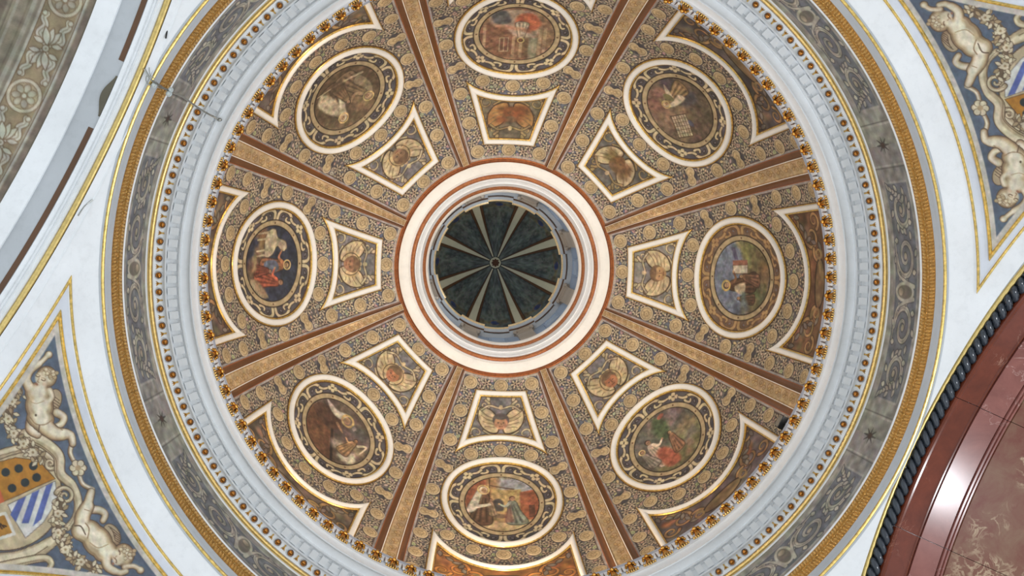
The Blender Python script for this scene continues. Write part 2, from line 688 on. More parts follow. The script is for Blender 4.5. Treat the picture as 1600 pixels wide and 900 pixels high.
def ring_copies(name, me, n, R, h, parent, tilt=0.0, phase=.0, sub=None):
    for i in range(n):
        a = 2 * PI * (i + phase) / n
        o = obj(name, me, parent, pol(R, a, h))
        o.rotation_euler = (0, tilt, a)     # local -x looks to the axis, z up
        if sub:
            obj(sub[0], sub[1], o)


# egg: a gilt ball in a white cup, hanging below the soffit
parts = [ellipsoid((0, 0, -.014), .039, .039, .040, 12, 7)]
egg_me = mesh('egg', *join(parts), mat_gold('egg_gilding', (196, 132, 66), .2, .5, 1.0), True, 60)
cup = []
for i in range(12):
    b = 2 * PI * i / 12
    for (r, z) in ((.044, .02), (.050, -.016), (.060, -.006), (.062, .025)):
        cup.append((r * math.cos(b), r * math.sin(b), z))
cupf = [(i * 4 + k, ((i + 1) % 12) * 4 + k, ((i + 1) % 12) * 4 + k + 1, i * 4 + k + 1) for i in range(12) for k in range(3)]
cup_me = mesh('egg_cup', cup, cupf, M_WHITE, True, 50)
v, f = [], []
for (x0, y0, x1, y1, w) in ((-.042, 0, .040, 0, .012), (-.005, 0, .034, .030, .012), (-.005, 0, .034, -.030, .012)):
    d = Vector((x1 - x0, y1 - y0)).normalized()
    nx, ny = -d.y * w, d.x * w
    o = len(v)
    v += [(x0 + nx, y0 + ny, 0), (x0 - nx, y0 - ny, 0), (x1 - nx * .5, y1 - ny * .5, 0), (x1 + nx * .5, y1 + ny * .5, 0),
          (x0, y0, -.022), (x1, y1, -.012)]
    f += [(o, o + 4, o + 1), (o + 1, o + 4, o + 5, o + 2), (o + 2, o + 5, o + 3), (o + 3, o + 5, o + 4, o)]
dart_me = mesh('dart', v, f, M_GOLDD, False)
NE = 136
for i in range(NE):
    a = 2 * PI * (i + .25) / NE
    o = obj('egg', egg_me, cor, pol(.9475, a, 3.1795))
    o.rotation_euler = (0, R_(25), a)
    c_ = obj('egg_cup', cup_me, o)
ring_copies('dart', dart_me, NE, .9475, 3.1815, cor, R_(25), .75)
# dentils with a recessed joint between
bv, bf = box((-.057, -.048, -.050), (.057, .048, .02))
den_me = mesh('dentil', bv, bf, M_WHITE, False)
ring_copies('dentil', den_me, 184, .9145, 3.194, cor)
bv, bf = box((-.050, -.037, -.016), (.036, .037, .01))
gap_me = mesh('dentil_spacer', bv, bf, M_WHITE, False)
ring_copies('dentil_spacer', gap_me, 184, .921, 3.194, cor, 0, .5)

# gilded leaf row on the cornice edge
edge = trim('trim_8', [(.8565, 3.222), (.8545, 3.228), (.852, 3.242), (.847, 3.262), (.8445, 3.276)], mat_plaster('leaf_ground', (214, 218, 226), .1),
            'cornice edge carrying a row of gilded acanthus leaves', 312, 'cornice')
trim('trim_9', [(.8445, 3.276), (.8432, 3.280), (.8425, 3.292), (.8445, 3.297), (.95, 3.300), (.95, 3.31)], M_BLUEG, 'blue grey top fillet of the cornice at the dome foot')


def acanthus():
    """local x points away from the axis, z up; leaf lies on the cyma and curls off at the top"""
    v, f = [], []
    T = [(-.004, -.222), (-.012, -.19), (-.020, -.155), (-.026, -.12), (-.034, -.085), (-.042, -.055)]
    Wd = [.066, .064, .050, .042, .038, .026]
    n = 9
    for (x, z), w in zip(T, Wd):
        for i in range(n):
            s = i / (n - 1) * 2 - 1
            v.append((x - .030 * (1 - s * s) - .010 * abs(math.sin(s * 2.5 * PI)), s * w, z - .022 * abs(s) ** 2))
    for r in range(len(T) - 1):
        for i in range(n - 1):
            a = r * n + i
            f.append((a, a + 1, a + n + 1, a + n))
    b = [ellipsoid((-.072, 0, -.052), .030, .034, .034, 10, 6)]
    for s in (-1, 1):
        b += [ellipsoid((-.060, s * .050, -.066), .026, .027, .028, 8, 5), ellipsoid((-.040, s * .066, -.096), .022, .022, .026, 8, 5)]
    return join([(v, f)] + b)


def scallops():
    p = []
    for q in range(6):
        y = (q - 2.5) * .029
        p.append(ellipsoid((-.010, y * 1.12, -.220 + .006 * abs(q - 2.5)), .032, .015, .036, 8, 5))
    return join(p)


aca_me = mesh('acanthus_leaf', *acanthus(), mat_gold('leaf_gilding', (226, 172, 88), .24, .3, 1.0), True, 50)
sca_me = mesh('scallop', *scallops(), M_GOLDB, True, 50)
tv, tf = [], []
for s, (y, zb, zt) in enumerate(((0, -.21, -.02),)):
    tv += [(-.034, -.008, zb), (-.034, .008, zb), (-.040, .004, zt), (-.040, -.004, zt), (-.030, 0, (zb + zt) / 2)]
    tf += [(0, 1, 4), (1, 2, 4), (2, 3, 4), (3, 0, 4)]
tong_me = mesh('leaf_tongue', tv, tf, M_DARKB, False)
wv, wf = join([ellipsoid((-.030, .030, -.10), .016, .028, .10, 8, 5), ellipsoid((-.030, -.030, -.10), .016, .028, .10, 8, 5)])
wing_me = mesh('white_leaf', wv, wf, M_WHITE, True, 60)
NA = 104
ring_copies('acanthus_leaf', aca_me, NA, .8545, 3.276, edge, sub=('scallop', sca_me))
ring_copies('leaf_tongue', tong_me, NA, .8520, 3.275, edge, 0, .5)
ring_copies('white_leaf', wing_me, NA, .8545, 3.276, edge, 0, .5)

# ------------------------------------------------------------------ dome shell
RD, H0, BD = .93, 3.35, .98
T0 = R_(34.5)
prof = [(.95, 3.30)] + [(RD * math.cos(t), H0 + BD * math.sin(t)) for t in np.linspace(-.02, R_(65.6), 40)]
v, f = lathe(prof, 192)
ceil = obj('ceiling', mesh('ceiling', v, f, M_GREYW, True, None), kind='structure', label='painted dome with grotesque ornament between eight ribs', cat='dome')


def domeP(X, Y, off=0.0):
    """segment coordinates in metres (x right, y up to the oculus, seen from inside) to points about azimuth 0"""
    X, Y = np.asarray(X, float), np.asarray(Y, float)
    t = T0 + Y / 4.8
    ph = -X / (RD * S * np.cos(t))
    return dome_pt(ph, t, off)


def dome_n(ph, t):
    nx, nz = np.cos(t) / RD, np.sin(t) / BD
    L = np.sqrt(nx * nx + nz * nz)
    return np.stack([-nx / L * np.cos(ph), -nx / L * np.sin(ph), -nz / L], -1)


def dome_pt(ph, t, off=0.0):
    P = np.stack([RD * S * np.cos(t) * np.cos(ph), RD * S * np.cos(t) * np.sin(ph), (H0 + BD * np.sin(t)) * S + Z0], -1)
    return P + dome_n(ph, t) * off


def domeN(X, Y):
    X, Y = np.asarray(X, float), np.asarray(Y, float)
    t = T0 + Y / 4.8
    return dome_n(-X / (RD * S * np.cos(t)), t)


def arc3(p, q, mid_y, n=28):
    """arc from p to q (same y) whose middle lies at mid_y"""
    hc, sag = abs(q[0] - p[0]) / 2, mid_y - p[1]
    r = (hc * hc + sag * sag) / (2 * sag)
    cy = mid_y - r
    a0 = math.atan2(p[1] - cy, p[0])
    a1 = math.atan2(q[1] - cy, q[0])
    while a1 - a0 > PI:
        a1 -= 2 * PI
    while a1 - a0 < -PI:
        a1 += 2 * PI
    return [(abs(r) * math.cos(a0 + (a1 - a0) * i / n), cy + abs(r) * math.sin(a0 + (a1 - a0) * i / n)) for i in range(n + 1)]


yT = lambda deg: (R_(deg) - T0) * 4.8
xP = lambda ph, deg: R_(ph) * RD * S * math.cos(R_(deg))
# outlines, counter-clockwise seen from inside
TRAP_E = [arc3((-xP(14.2, 46), yT(46)), (xP(14.2, 46), yT(46)), yT(50.6), 30), None, arc3((xP(11.8, 62), yT(62)), (-xP(11.8, 62), yT(62)), yT(62.4), 14), None]
TRAP_E[1] = [tuple(np.array(TRAP_E[0][-1]) * (1 - q) + np.array(TRAP_E[2][0]) * q) for q in np.linspace(0, 1, 9)]
TRAP_E[3] = [(-x, y) for x, y in TRAP_E[1][::-1]]
side = [(xP(15.3, t), yT(t)) for t in (-1, 3, 7, 10, 13, 16, 19, 22)]
side.append((xP(15.4, 25), yT(25)))
LOW_E = [[(-side[0][0] * (1 - q) + side[0][0] * q, side[0][1]) for q in np.linspace(0, 1, 9)], side,
         arc3((xP(15.4, 25), yT(25)), (-xP(15.4, 25), yT(25)), yT(16.3), 34), [(-x, y) for x, y in side[::-1]]]


def seg_cross(a, b, c, d):
    r, q = b - a, d - c
    den = r[0] * q[1] - r[1] * q[0]
    if abs(den) < 1e-12:
        return None
    t = ((c[0] - a[0]) * q[1] - (c[1] - a[1]) * q[0]) / den
    u = ((c[0] - a[0]) * r[1] - (c[1] - a[1]) * r[0]) / den
    return (t, u) if -1e-9 <= t <= 1 + 1e-9 and -1e-9 <= u <= 1 + 1e-9 else None


def offset_outline(edges, d, N=36):
    """counter-clockwise outline of several curves, each moved inwards by d and met again at sharp corners"""
    cur = []
    for e in edges:
        P = np.asarray(e, float)
        tg = np.gradient(P, axis=0)
        tg /= np.linalg.norm(tg, axis=1)[:, None]
        Q = P + np.stack([-tg[:, 1], tg[:, 0]], 1) * d
        cur.append(np.vstack([Q[0] - tg[0] * .35, Q, Q[-1] + tg[-1] * .35]))
    n = len(cur)
    st, en = [None] * n, [None] * n
    for i in range(n):
        A, B = cur[i], cur[(i + 1) % n]
        best = None
        for p in range(len(A) - 2, max(len(A) - 14, -1), -1):
            for q in range(min(12, len(B) - 1)):
                x = seg_cross(A[p], A[p + 1], B[q], B[q + 1])
                if x:
                    pt = A[p] + (A[p + 1] - A[p]) * x[0]
                    ds = np.linalg.norm(pt - np.asarray(edges[i][-1]))
                    if best is None or ds < best[0]:
                        best = (ds, p + x[0], q + x[1])
        en[i], st[(i + 1) % n] = best[1], best[2]
    out = []
    for c_, a_, b_ in zip(cur, st, en):
        k = np.concatenate([[a_], np.arange(math.ceil(a_ + 1e-6), math.floor(b_ - 1e-6) + 1), [b_]])
        i0 = np.minimum(k.astype(int), len(c_) - 2)
        P = c_[i0] + (c_[i0 + 1] - c_[i0]) * (k - i0)[:, None]
        L = np.concatenate([[0], np.cumsum(np.linalg.norm(np.diff(P, axis=0), axis=1))])
        u = np.linspace(0, L[-1], N + 1)[:-1]
        out.append(np.stack([np.interp(u, L, P[:, 0]), np.interp(u, L, P[:, 1])], 1))
    return np.vstack(out)


TRAP, LOW = offset_outline(TRAP_E, 0), offset_outline(LOW_E, 0)
TRAP_IN, LOW_IN = offset_outline(TRAP_E, .115), offset_outline(LOW_E, .115)
TRAP_PIC, LOW_PIC = offset_outline(TRAP_E, .105), offset_outline(LOW_E, .105)
OV_R, FS = .957, .70


# ------------------------------------------------------------------ grotesque field of one segment
MED = [(17.6, 22.6, 'c'), (17.0, 29.1, 'p'), (17.5, 35.6, 'c'), (16.2, 42.25, 'd'), (16.6, 48.9, 'c'), (15.9, 56.3, 'c'), (14.9, 63.3, 'c'),
       (0, 63.5, 'c'), (9.2, 46.7, 'c'), (0, 48.3, 'c'), (12, 24.2, 'c'), (6.2, 21.2, 'c'), (0, 20.2, 'c'), (17.7, 16.2, 'c'), (17.7, 10.6, 'c')]
MEDS = []
for ph, t, kd in MED:
    for s in ((1, -1) if ph else (1,)):
        MEDS.append((s * xP(ph, t), yT(t), kd, s))


def field():
    n, m = 540, 330
    yy, uu = np.mgrid[0:1:n * 1j, -1:1:m * 1j]
    Y = yT(2.5) + (yT(65.4) - yT(2.5)) * yy
    t = T0 + Y / 4.8
    X = uu * R_(19.55) * RD * S * np.cos(t)
    c = Canvas(X, Y, (102, 98, 98), .011)
    w = np.clip((Y - .7) / 1.2, 0, 1)[..., None]      # bluer ground pigment towards the oculus
    c.c = c.c * (1 - w) + np.array((98, 106, 128)) * w
    c.noise(.2, 24, 2)
    cream, edge_, dark = (190, 174, 148), (76, 66, 60), (44, 36, 34)
    rg = random.Random(3)
    trapo, lowo = TRAP[::9], LOW[::9]

    def inp(P, x, y):
        r = False
        for (ax, ay), (bx, by) in zip(P, P[1:] + P[:1]):
            if (ay > y) != (by > y) and x < (bx - ax) * (y - ay) / (by - ay) + ax:
                r = not r
        return r
    trapo, lowo = [tuple(p) for p in trapo.tolist()], [tuple(p) for p in lowo.tolist()]

    def free(x, y, r):
        if abs(x) > R_(19.0) * RD * S * math.cos(T0 + y / 4.8) - r or not yT(4) < y < yT(65) - r:
            return False
        if math.hypot(x, y) < 1.03 + r * .5:
            return False
        return not (inp(trapo, x, y) or inp(lowo, x, y))

    pts = []
    mp = [(x, y) for x, y, k, s in MEDS]
    for tries in range(9000):
        x, y = rg.uniform(0, 1.6), rg.uniform(yT(4), yT(65))
        if free(x, y, .05) and all(math.hypot(x - a, y - b) > .19 for a, b in mp) and all(math.hypot(x - a, y - b) > .155 for a, b in pts) and (x > .08 or x < .02):
            pts.append((x, y))
    lf = []
    for tries in range(16000):
        x, y = rg.uniform(0, 1.6), rg.uniform(yT(4), yT(65))
        if free(x, y, .02) and all(math.hypot(x - a, y - b) > .135 for a, b in mp) and all(math.hypot(x - a, y - b) > .085 for a, b in pts) and all(math.hypot(x - a, y - b) > .056 for a, b in lf):
            lf.append((x, y))
    for (x, y) in lf:
        an = rg.uniform(0, 360)
        ln = rg.uniform(.066, .098)
        cv = rg.choice((-1, 1))
        tone = tuple(v * rg.uniform(.88, 1.05) for v in cream)
        kind = rg.random()
        for s in (1, -1):
            a_ = an if s > 0 else 180 - an
            if kind < .55:
                leaf(c, s * x - .5 * ln * math.cos(R_(a_)), y - .5 * ln * math.sin(R_(a_)), ln, ln * .6, a_, tone, edge_, .010)
            else:
                p = spiral(s * x, y, .040, 1.15, a_, cv * s, 14)
                c.line(p, .042, edge_, .024)
                c.line(p, .028, tone, .016)
    for (x, y) in pts:
        an = rg.uniform(0, 90)
        kd = rg.random()
        for s in (1, -1):
            c.ell(s * x, y, .072, .066, 0, edge_, .9)
            for q in range(6):
                a_ = an + q * 60
                a_ = a_ if s > 0 else 180 - a_
                cx_, cy_ = s * x + .030 * math.cos(R_(a_)), y + .030 * math.sin(R_(a_))
                leaf(c, cx_, cy_, .068, .044, a_, cream, edge_, .009)
                c.ell(s * x + .060 * math.cos(R_(a_ + 30)), y + .060 * math.sin(R_(a_ + 30)), .011, col=dark)
            if kd < .6:
                c.ell(s * x, y, .038, .030, 0, cream)
                for e in (-1, 1):
                    c.ell(s * x + e * .017, y + .003, .0105, .013, 0, dark)
            else:
                c.ell(s * x, y, .036, .032, an if s > 0 else -an, (184, 158, 134))
                c.ell(s * x, y, .016, .014, 0, dark)
    for x, y, k, s in MEDS:
        c.ell(x, y, .135, .135, 0, (70, 66, 70), .9)
    # painted border lines beside the ribs and under the oculus
    for s in (-1, 1):
        L = [(s * R_(19.35) * RD * S * math.cos(T0 + y / 4.8), y) for y in np.linspace(yT(2.5), yT(65.4), 40)]
        c.line(L, .05, (176, 168, 162))
        c.line([(x - s * .034, y) for x, y in L], .012, (84, 60, 48))
    L = [(x, yT(65.2)) for x in np.linspace(-.9, .9, 10)]
    c.line(L, .06, (176, 162, 150))
    c.noise(.16, 5, 9)
    keep = (np.hypot(X, Y) > .93) & ~inside_poly(TRAP_IN, X, Y) & ~inside_poly(LOW_IN, X, Y)
    return c.mesh('painted_field', domeP(X, Y, .012), keep)


field_me = field()


def medallion(kind, rot=0):
    n = 36
    lob = []
    for i in range(n):
        b = 2 * PI * i / n
        if kind == 'c':
            r = .125
        else:
            d_, q_ = .082, .088
            ca_ = abs(math.cos(b))
            r = d_ * ca_ + math.sqrt(max(q_ * q_ - d_ * d_ * (1 - ca_ * ca_), 0.0))
            r = max(r, .060)
        lob.append((r * math.cos(b), r * math.sin(b)))
    rings = [(1.0, 0, (92, 76, 62)), (.97, .014, (194, 176, 144)), (.84, .017, (194, 174, 142)), (.80, .010, (116, 94, 70)), (.76, .010, (178, 156, 120)),
             (.55, .012, (184, 162, 124)), (.36, .012, (152, 128, 94)), (.16, .012, (190, 168, 130))]
    v, cl, f = [], [], []
    rg = random.Random(5)
    for (k, z, col) in rings:
        for i, (x, y) in enumerate(lob):
            v.append((z, -x * k, y * k))
            q = (.85 + .3 * rg.random()) if k < .6 else 1
            cl.append(np.array(col) * q)
    for r in range(len(rings) - 1):
        for i in range(n):
            j = (i + 1) % n
            f.append((r * n + i, r * n + j, (r + 1) * n + j, (r + 1) * n + i))
    v.append((.012, 0, 0))
    cl.append((150, 116, 76))
    o = (len(rings) - 1) * n
    for i in range(n):
        f.append((o + i, o + (i + 1) % n, len(v) - 1))
    return mesh('medallion', v, f, M_PAINT, True, 30, lin(np.clip(np.array(cl), 0, 255)))


med_me = {'c': medallion('c'), 'p': medallion('p')}
med_me['d'] = med_me['p']
for k in range(8):
    fo = obj('painted_field', field_me, ceil)
    fo.rotation_euler = (0, 0, seg_az(k))
    for x, y, kd, s in MEDS:
        p, n = domeP(x, y, .012), domeN(x, y)
        n = Vector(n)
        up = (Vector(domeP(x, y + .01)) - Vector(domeP(x, y))).normalized()
        rt = up.cross(n).normalized()            # right, seen from inside
        o = obj('medallion', med_me[kd], fo)
        if kd == 'd':
            a = R_(28) * s
            rt, up = rt * math.cos(a) + up * math.sin(a), up * math.cos(a) - rt * math.sin(a)
        elif kd == 'p':
            a = R_(6) * s
            rt, up = rt * math.cos(a) + up * math.sin(a), up * math.cos(a) - rt * math.sin(a)
        o.matrix_local = Matrix(((n.x, -rt.x, up.x, p[0]), (n.y, -rt.y, up.y, p[1]), (n.z, -rt.z, up.z, p[2]), (0, 0, 0, 1)))


# ------------------------------------------------------------------ things laid on the dome
def dome_thing(name, k, x, y, **kw):
    base0 = domeP(x, y, 0.0)
    a = seg_az(k)
    e = empty(name, (base0[0] * math.cos(a) - base0[1] * math.sin(a), base0[0] * math.sin(a) + base0[1] * math.cos(a), base0[2]), **kw)
    e.rotation_euler = (0, 0, a)
    return e, base0


FR_W = [(-.070, -.004), (-.070, .026), (-.060, .046), (-.032, .064), (.0, .068), (.032, .064), (.060, .046), (.070, .026), (.070, -.004)]
FR_GI = [(-.104, -.004), (-.104, .016), (-.098, .022), (-.088, .022), (-.082, .030), (-.070, .032)]
FR_GO = [(.070, .030), (.078, .028), (.083, .020), (.090, .018), (.090, -.004)]
FR_LI = [(-.122, -.004), (-.122, .008), (-.104, .010)]
FR_LO = [(.090, .010), (.106, .008), (.106, -.004)]


FRAME_PARTS = (('white_frame', FR_W, M_CREAM), ('gilt_fillet', FR_GI, M_GOLD), ('gilt_fillet', FR_GO, M_GOLD), ('brown_line', FR_LI, M_DARKB), ('brown_line', FR_LO, M_DARKB))


def frame_meshes(path, sc_=1.0, edges=None):
    out = []
    for nm, pr, m in FRAME_PARTS:
        if edges is None:
            P = np.array(path)
            v, f = sweep(domeP(P[:, 0], P[:, 1], .012), domeN(P[:, 0], P[:, 1]), [(a * sc_, b * 1.0) for a, b in pr], True)
        else:
            rows = []
            for a, b in pr:
                Q = offset_outline(edges, (.1 - a) * sc_)
                rows.append(domeP(Q[:, 0], Q[:, 1], .012 + b * .9))
            v = np.stack(rows, 1)
            n, k = v.shape[:2]
            v = v.reshape(-1, 3)
            f = np.array([(i * k + q, ((i + 1) % n) * k + q, ((i + 1) % n) * k + q + 1, i * k + q + 1) for i in range(n) for q in range(k - 1)])
        out.append((nm, v, f, m))
    return out


def add_frame(parent, base0, fr, cache):
    if 'm' not in cache:
        cache['m'] = [(nm, mesh(nm, v - base0, f, m, True, 40)) for nm, v, f, m in fr]
    top = obj(cache['m'][0][0], cache['m'][0][1], parent)
    for nm, me in cache['m'][1:]:
        obj(nm, me, top)


def grid(x0, x1, y0, y1, px):
    n, m = int((y1 - y0) / px) + 2, int((x1 - x0) / px) + 2
    yy, xx = np.mgrid[y0:y1:n * 1j, x0:x1:m * 1j]
    return xx, yy


# ------------------------------------------------------------------ oval paintings
PR = .595                                    # radius of the picture itself


def scroll_border(warm):
    X, Y = grid(-.92, .92, -.92, .92, .0105)
    c = Canvas(X, Y, (84, 80, 84) if not warm else (112, 92, 76), .011)
    c.noise(.2, 14, 4)
    cr, dk = ((204, 186, 150), (50, 38, 30)) if not warm else ((170, 138, 96), (104, 72, 50))

    def pt(a, r):
        return (r * math.sin(R_(a)), r * math.cos(R_(a)))
    for q in range(4):
        for s in (-1, 1):
            A = lambda a, r: pt(q * 90 + s * a, r)
            loop = spline([A(2.5, .72), A(3.5, .82), A(9, .872), A(18, .868), A(25, .82), A(27, .755), A(22, .725), A(17.5, .745), A(18, .78)], 7)
            c.line(loop, .080, dk, .060)
            c.line(loop, .058, cr, .034)
            c.line(spline([A(25, .80), A(31, .775), A(37, .79)], 5), .070, dk, .05)
            c.line(spline([A(25, .80), A(31, .775), A(37, .79)], 5), .046, cr, .03)
            c.poly(spline([A(8, .755), A(9, .80), A(13, .825), A(14, .77)], 4, True), dk)
            c.poly(spline([A(9.5, .765), A(10, .79), A(12.5, .805), A(12.8, .775)], 4, True), (112, 108, 112))
        A = lambda a, r: pt(q * 90 + 45 + a, r)
        c.ell(*A(0, .80), .070, .070, 0, dk)
        c.ell(*A(0, .845), .040, .040, 0, cr)
        c.ell(*A(-4.5, .80), .036, .034, 0, cr)
        c.ell(*A(4.5, .80), .036, .034, 0, cr)
        c.ell(*A(0, .765), .036, .040, 0, cr)
        c.ell(*A(0, .805), .014, .014, 0, dk)
    c.ell(0, 0, .655, .655, 0, (178, 158, 122), ring=.095)
    c.ell(0, 0, .703, .703, 0, (44, 32, 24), ring=.018)
    c.ell(0, 0, .608, .608, 0, (44, 32, 24), ring=.022)
    for q in range(8):
        c.ell(*pt(q * 45, .655), .016, .016, 0, (92, 62, 40))
    c.noise(.14, 5, 8)
    r = np.hypot(X, Y)
    return c.mesh('scroll_border', domeP(X, Y, .014), (r < .908) & (r > PR - .02))


def fig(c, x, y, h, robe, lean=0, skin=(198, 148, 106), hair=(70, 46, 32), cloak=None, halo=None, arm=0, hem=.42):
    """a painted draped figure: y is the head, h its height"""
    dx = math.tan(R_(lean)) * h
    dk = tuple(v * .5 for v in robe)
    lt = tuple(min(255, v * 1.3) for v in robe)
    body = spline([(x - .10 * h, y - .10 * h), (x + .10 * h, y - .10 * h), (x + .17 * h + dx * .4, y - .45 * h), (x + hem * .6 * h + dx, y - h),
                   (x - hem * .6 * h + dx, y - h), (x - .19 * h + dx * .4, y - .45 * h)], 5, True)
    c.poly(body, robe, edge=dk, ew=.014, soft=.02)
    for q in (-.18, -.04, .12):
        c.line([(x + q * .4 * h, y - .25 * h), (x + q * h + dx, y - .95 * h)], .02, dk, .035, .65, .03)
        c.line([(x + (q + .07) * .4 * h, y - .25 * h), (x + (q + .07) * h + dx, y - .92 * h)], .012, lt, .03, .6, .03)
    if cloak is not None:
        c.poly(spline([(x - .09 * h, y + .06 * h), (x + .02 * h, y + .02 * h), (x - .06 * h, y - .2 * h), (x - .12 * h + dx, y - .62 * h),
                       (x - .34 * h + dx, y - .7 * h), (x - .24 * h, y - .25 * h)], 5, True), cloak, soft=.02, edge=tuple(v * .6 for v in cloak), ew=.01)
    if arm:
        c.line(spline([(x + arm * .08 * h, y - .16 * h), (x + arm * .2 * h, y - .3 * h), (x + arm * .36 * h, y - .22 * h)], 5), .07 * h * 1.4, lt, .05 * h)
        c.ell(x + arm * .38 * h, y - .21 * h, .035 * h, col=skin)
    if halo:
        c.ell(x, y + .02 * h, .125 * h, .125 * h, 0, halo, .55, .03)
        c.ell(x, y + .02 * h, .125 * h, .125 * h, 0, (226, 192, 110), ring=.022)
    c.ell(x, y + .015 * h, .088 * h, .098 * h, 0, cloak or hair)
    c.ell(x + .012 * h, y - .005 * h, .066 * h, .078 * h, 0, skin, soft=.02)
    c.ell(x - .012 * h, y + .004 * h, .012 * h, col=(70, 44, 34))
    c.ell(x + .034 * h, y + .004 * h, .012 * h, col=(70, 44, 34))
    c.line([(x - .005 * h, y - .04 * h), (x + .03 * h, y - .04 * h)], .012 * h, (140, 70, 56))


def cloud(c, x, y, r, col, n=7, sd=1):
    rg = random.Random(sd)
    for i in range(n):
        c.ell(x + rg.uniform(-r, r), y + rg.uniform(-.5, .5) * r, r * rg.uniform(.35, .6), r * rg.uniform(.28, .45), rg.uniform(0, 90), tuple(v * rg.uniform(.85, 1.08) for v in col), .75, .08)


def scene_paint(k):
    X, Y = grid(-PR - .02, PR + .02, -PR - .02, PR + .02, .0095)
    BG = {0: (122, 96, 66), 1: (150, 100, 72), 2: (118, 96, 76), 3: (96, 110, 140), 4: (104, 100, 88), 5: (178, 132, 78), 6: (108, 88, 76), 7: (50, 58, 86)}
    c = Canvas(X, Y, BG[k], .011)
    c.noise(.25, 22, k)
    E, P_, Ln = c.ell, c.poly, c.line
    if k == 5:                                # nun in white cloak and halo carrying a child before buildings
        P_([(-.05, .1), (.6, .1), (.6, .6), (-.05, .6)], (150, 158, 172), soft=.1)
        P_([(-.6, -.1), (-.25, -.1), (-.25, .6), (-.6, .6)], (170, 84, 52), soft=.05)
        P_([(-.16, -.15), (.32, -.15), (.32, .34), (-.16, .34)], (198, 160, 92), soft=.03)
        P_([(.30, -.35), (.62, -.35), (.62, .32), (.30, .28)], (176, 84, 50), soft=.03)
        P_(spline([(-.14, -.12), (.02, -.12), (.02, .08), (-.06, .14), (-.14, .08)], 4, True), (84, 78, 76), soft=.03)
        P_([(.44, -.3), (.54, -.3), (.54, -.02), (.44, -.02)], (110, 60, 42))
        P_([(-.6, -.6), (.6, -.6), (.6, -.36), (-.6, -.40)], (196, 168, 118), soft=.06)
        Ln([(-.2, .42), (.2, .35)], .02, (110, 70, 44))
        Ln([(-.2, .55), (-.2, .1)], .02, (110, 70, 44))
        E(-.06, -.25, .16, .05, 0, (150, 110, 80))
        fig(c, -.30, .30, .74, (118, 80, 54), -3, cloak=(206, 196, 176), halo=(190, 120, 66), hem=.38)
        fig(c, -.18, .10, .34, (176, 138, 104), 4, hem=.3)
        fig(c, .17, .14, .56, (130, 142, 128), 8, hair=(120, 60, 40), arm=-1, hem=.5)
        P_([(.05, -.2), (.14, 0), (.2, -.38), (.04, -.4)], (150, 84, 70), .7, .04)
        Ln([(-.5, -.1), (-.2, .0)], .09, (214, 204, 184), .05)
    elif k == 7:                              # night sky, horse and haloed figures in orange and red
        cloud(c, .1, -.45, .35, (120, 84, 58), 9, 2)
        cloud(c, -.4, -.3, .25, (150, 104, 66), 8, 3)
        P_(spline([(-.56, .02), (-.42, .12), (-.36, .30), (-.24, .34), (-.22, .22), (-.28, .12), (-.14, .02), (-.1, -.14), (-.3, -.18), (-.5, -.14)], 5, True), (196, 180, 144), edge=(110, 90, 66), ew=.015)
        for x in (-.5, -.4, -.22, -.14):
            Ln([(x, -.1), (x + .03, -.36)], .04, (186, 168, 130), .025)
        E(-.25, .27, .05, .04, 30, (212, 196, 160))
        fig(c, .02, .36, .6, (170, 96, 60), 6, halo=(90, 70, 60), arm=-1)
        P_(spline([(-.05, .1), (.1, .18), (.16, -.1), (-.02, -.16)], 4, True), (90, 104, 134), soft=.03)
        fig(c, .30, .22, .6, (176, 74, 48), -8, arm=-1, skin=(190, 130, 92))
        fig(c, .12, -.02, .36, (146, 62, 44), 0)
        P_(spline([(.3, -.3), (.55, -.1), (.5, -.45), (.25, -.52)], 4, True), (160, 128, 92), soft=.04)
        cloud(c, .42, -.38, .14, (186, 170, 130), 5, 4)
        cloud(c, .0, -.42, .10, (196, 164, 104), 5, 6)
    elif k == 0:                              # two haloed saints in brown and white
        P_([(-.6, -.6), (.6, -.6), (.6, -.30), (-.6, -.38)], (104, 78, 52), soft=.08)
        P_([(-.62, .6), (-.3, .6), (-.22, -.3), (-.62, -.3)], (104, 80, 56), .7, .08)
        fig(c, -.28, .32, .72, (134, 104, 74), 10, cloak=(158, 134, 102), halo=(150, 120, 80), arm=1)
        fig(c, .26, .30, .72, (112, 84, 58), -8, cloak=(206, 192, 160), halo=(150, 118, 76))
        P_(spline([(.2, .2), (.36, .12), (.44, -.3), (.26, -.42), (.16, -.1)], 5, True), (200, 186, 154), .8, .04)
        fig(c, .02, .14, .42, (140, 104, 70), 0, hair=(72, 52, 36))
        Ln([(-.45, -.2), (.35, -.46)], .05, (180, 160, 124), .02)
        P_([(-.10, -.15), (.12, -.2), (.1, -.42), (-.14, -.4)], (92, 70, 48), .8, .04)
    elif k == 1:                              # haloed figure under a red cloak in a pillared hall
        P_([(-.6, -.6), (-.25, -.6), (-.25, .6), (-.6, .6)], (158, 116, 84), soft=.05)
        P_([(.05, -.2), (.6, -.2), (.6, .5), (.05, .5)], (146, 92, 66), soft=.05)
        for x in (-.48, -.40, -.10, .02, .5):
            P_([(x, -.2), (x + .05, -.2), (x + .05, .55), (x, .55)], (186, 150, 112), .8)
        P_([(-.34, .08), (-.2, .08), (-.2, .56), (-.34, .56)], (150, 148, 120), .9, .03)
        P_([(.13, .12), (.27, .12), (.27, .42), (.13, .42)], (140, 86, 66), edge=(196, 168, 130), ew=.014)
        for q in (.2,):
            Ln([(q, .12), (q, .42)], .012, (196, 168, 130))
        P_(spline([(-.3, .05), (.0, .1), (.18, -.1), (.42, -.22), (.4, -.5), (-.2, -.52), (-.34, -.2)], 5, True), (176, 150, 128), soft=.05)
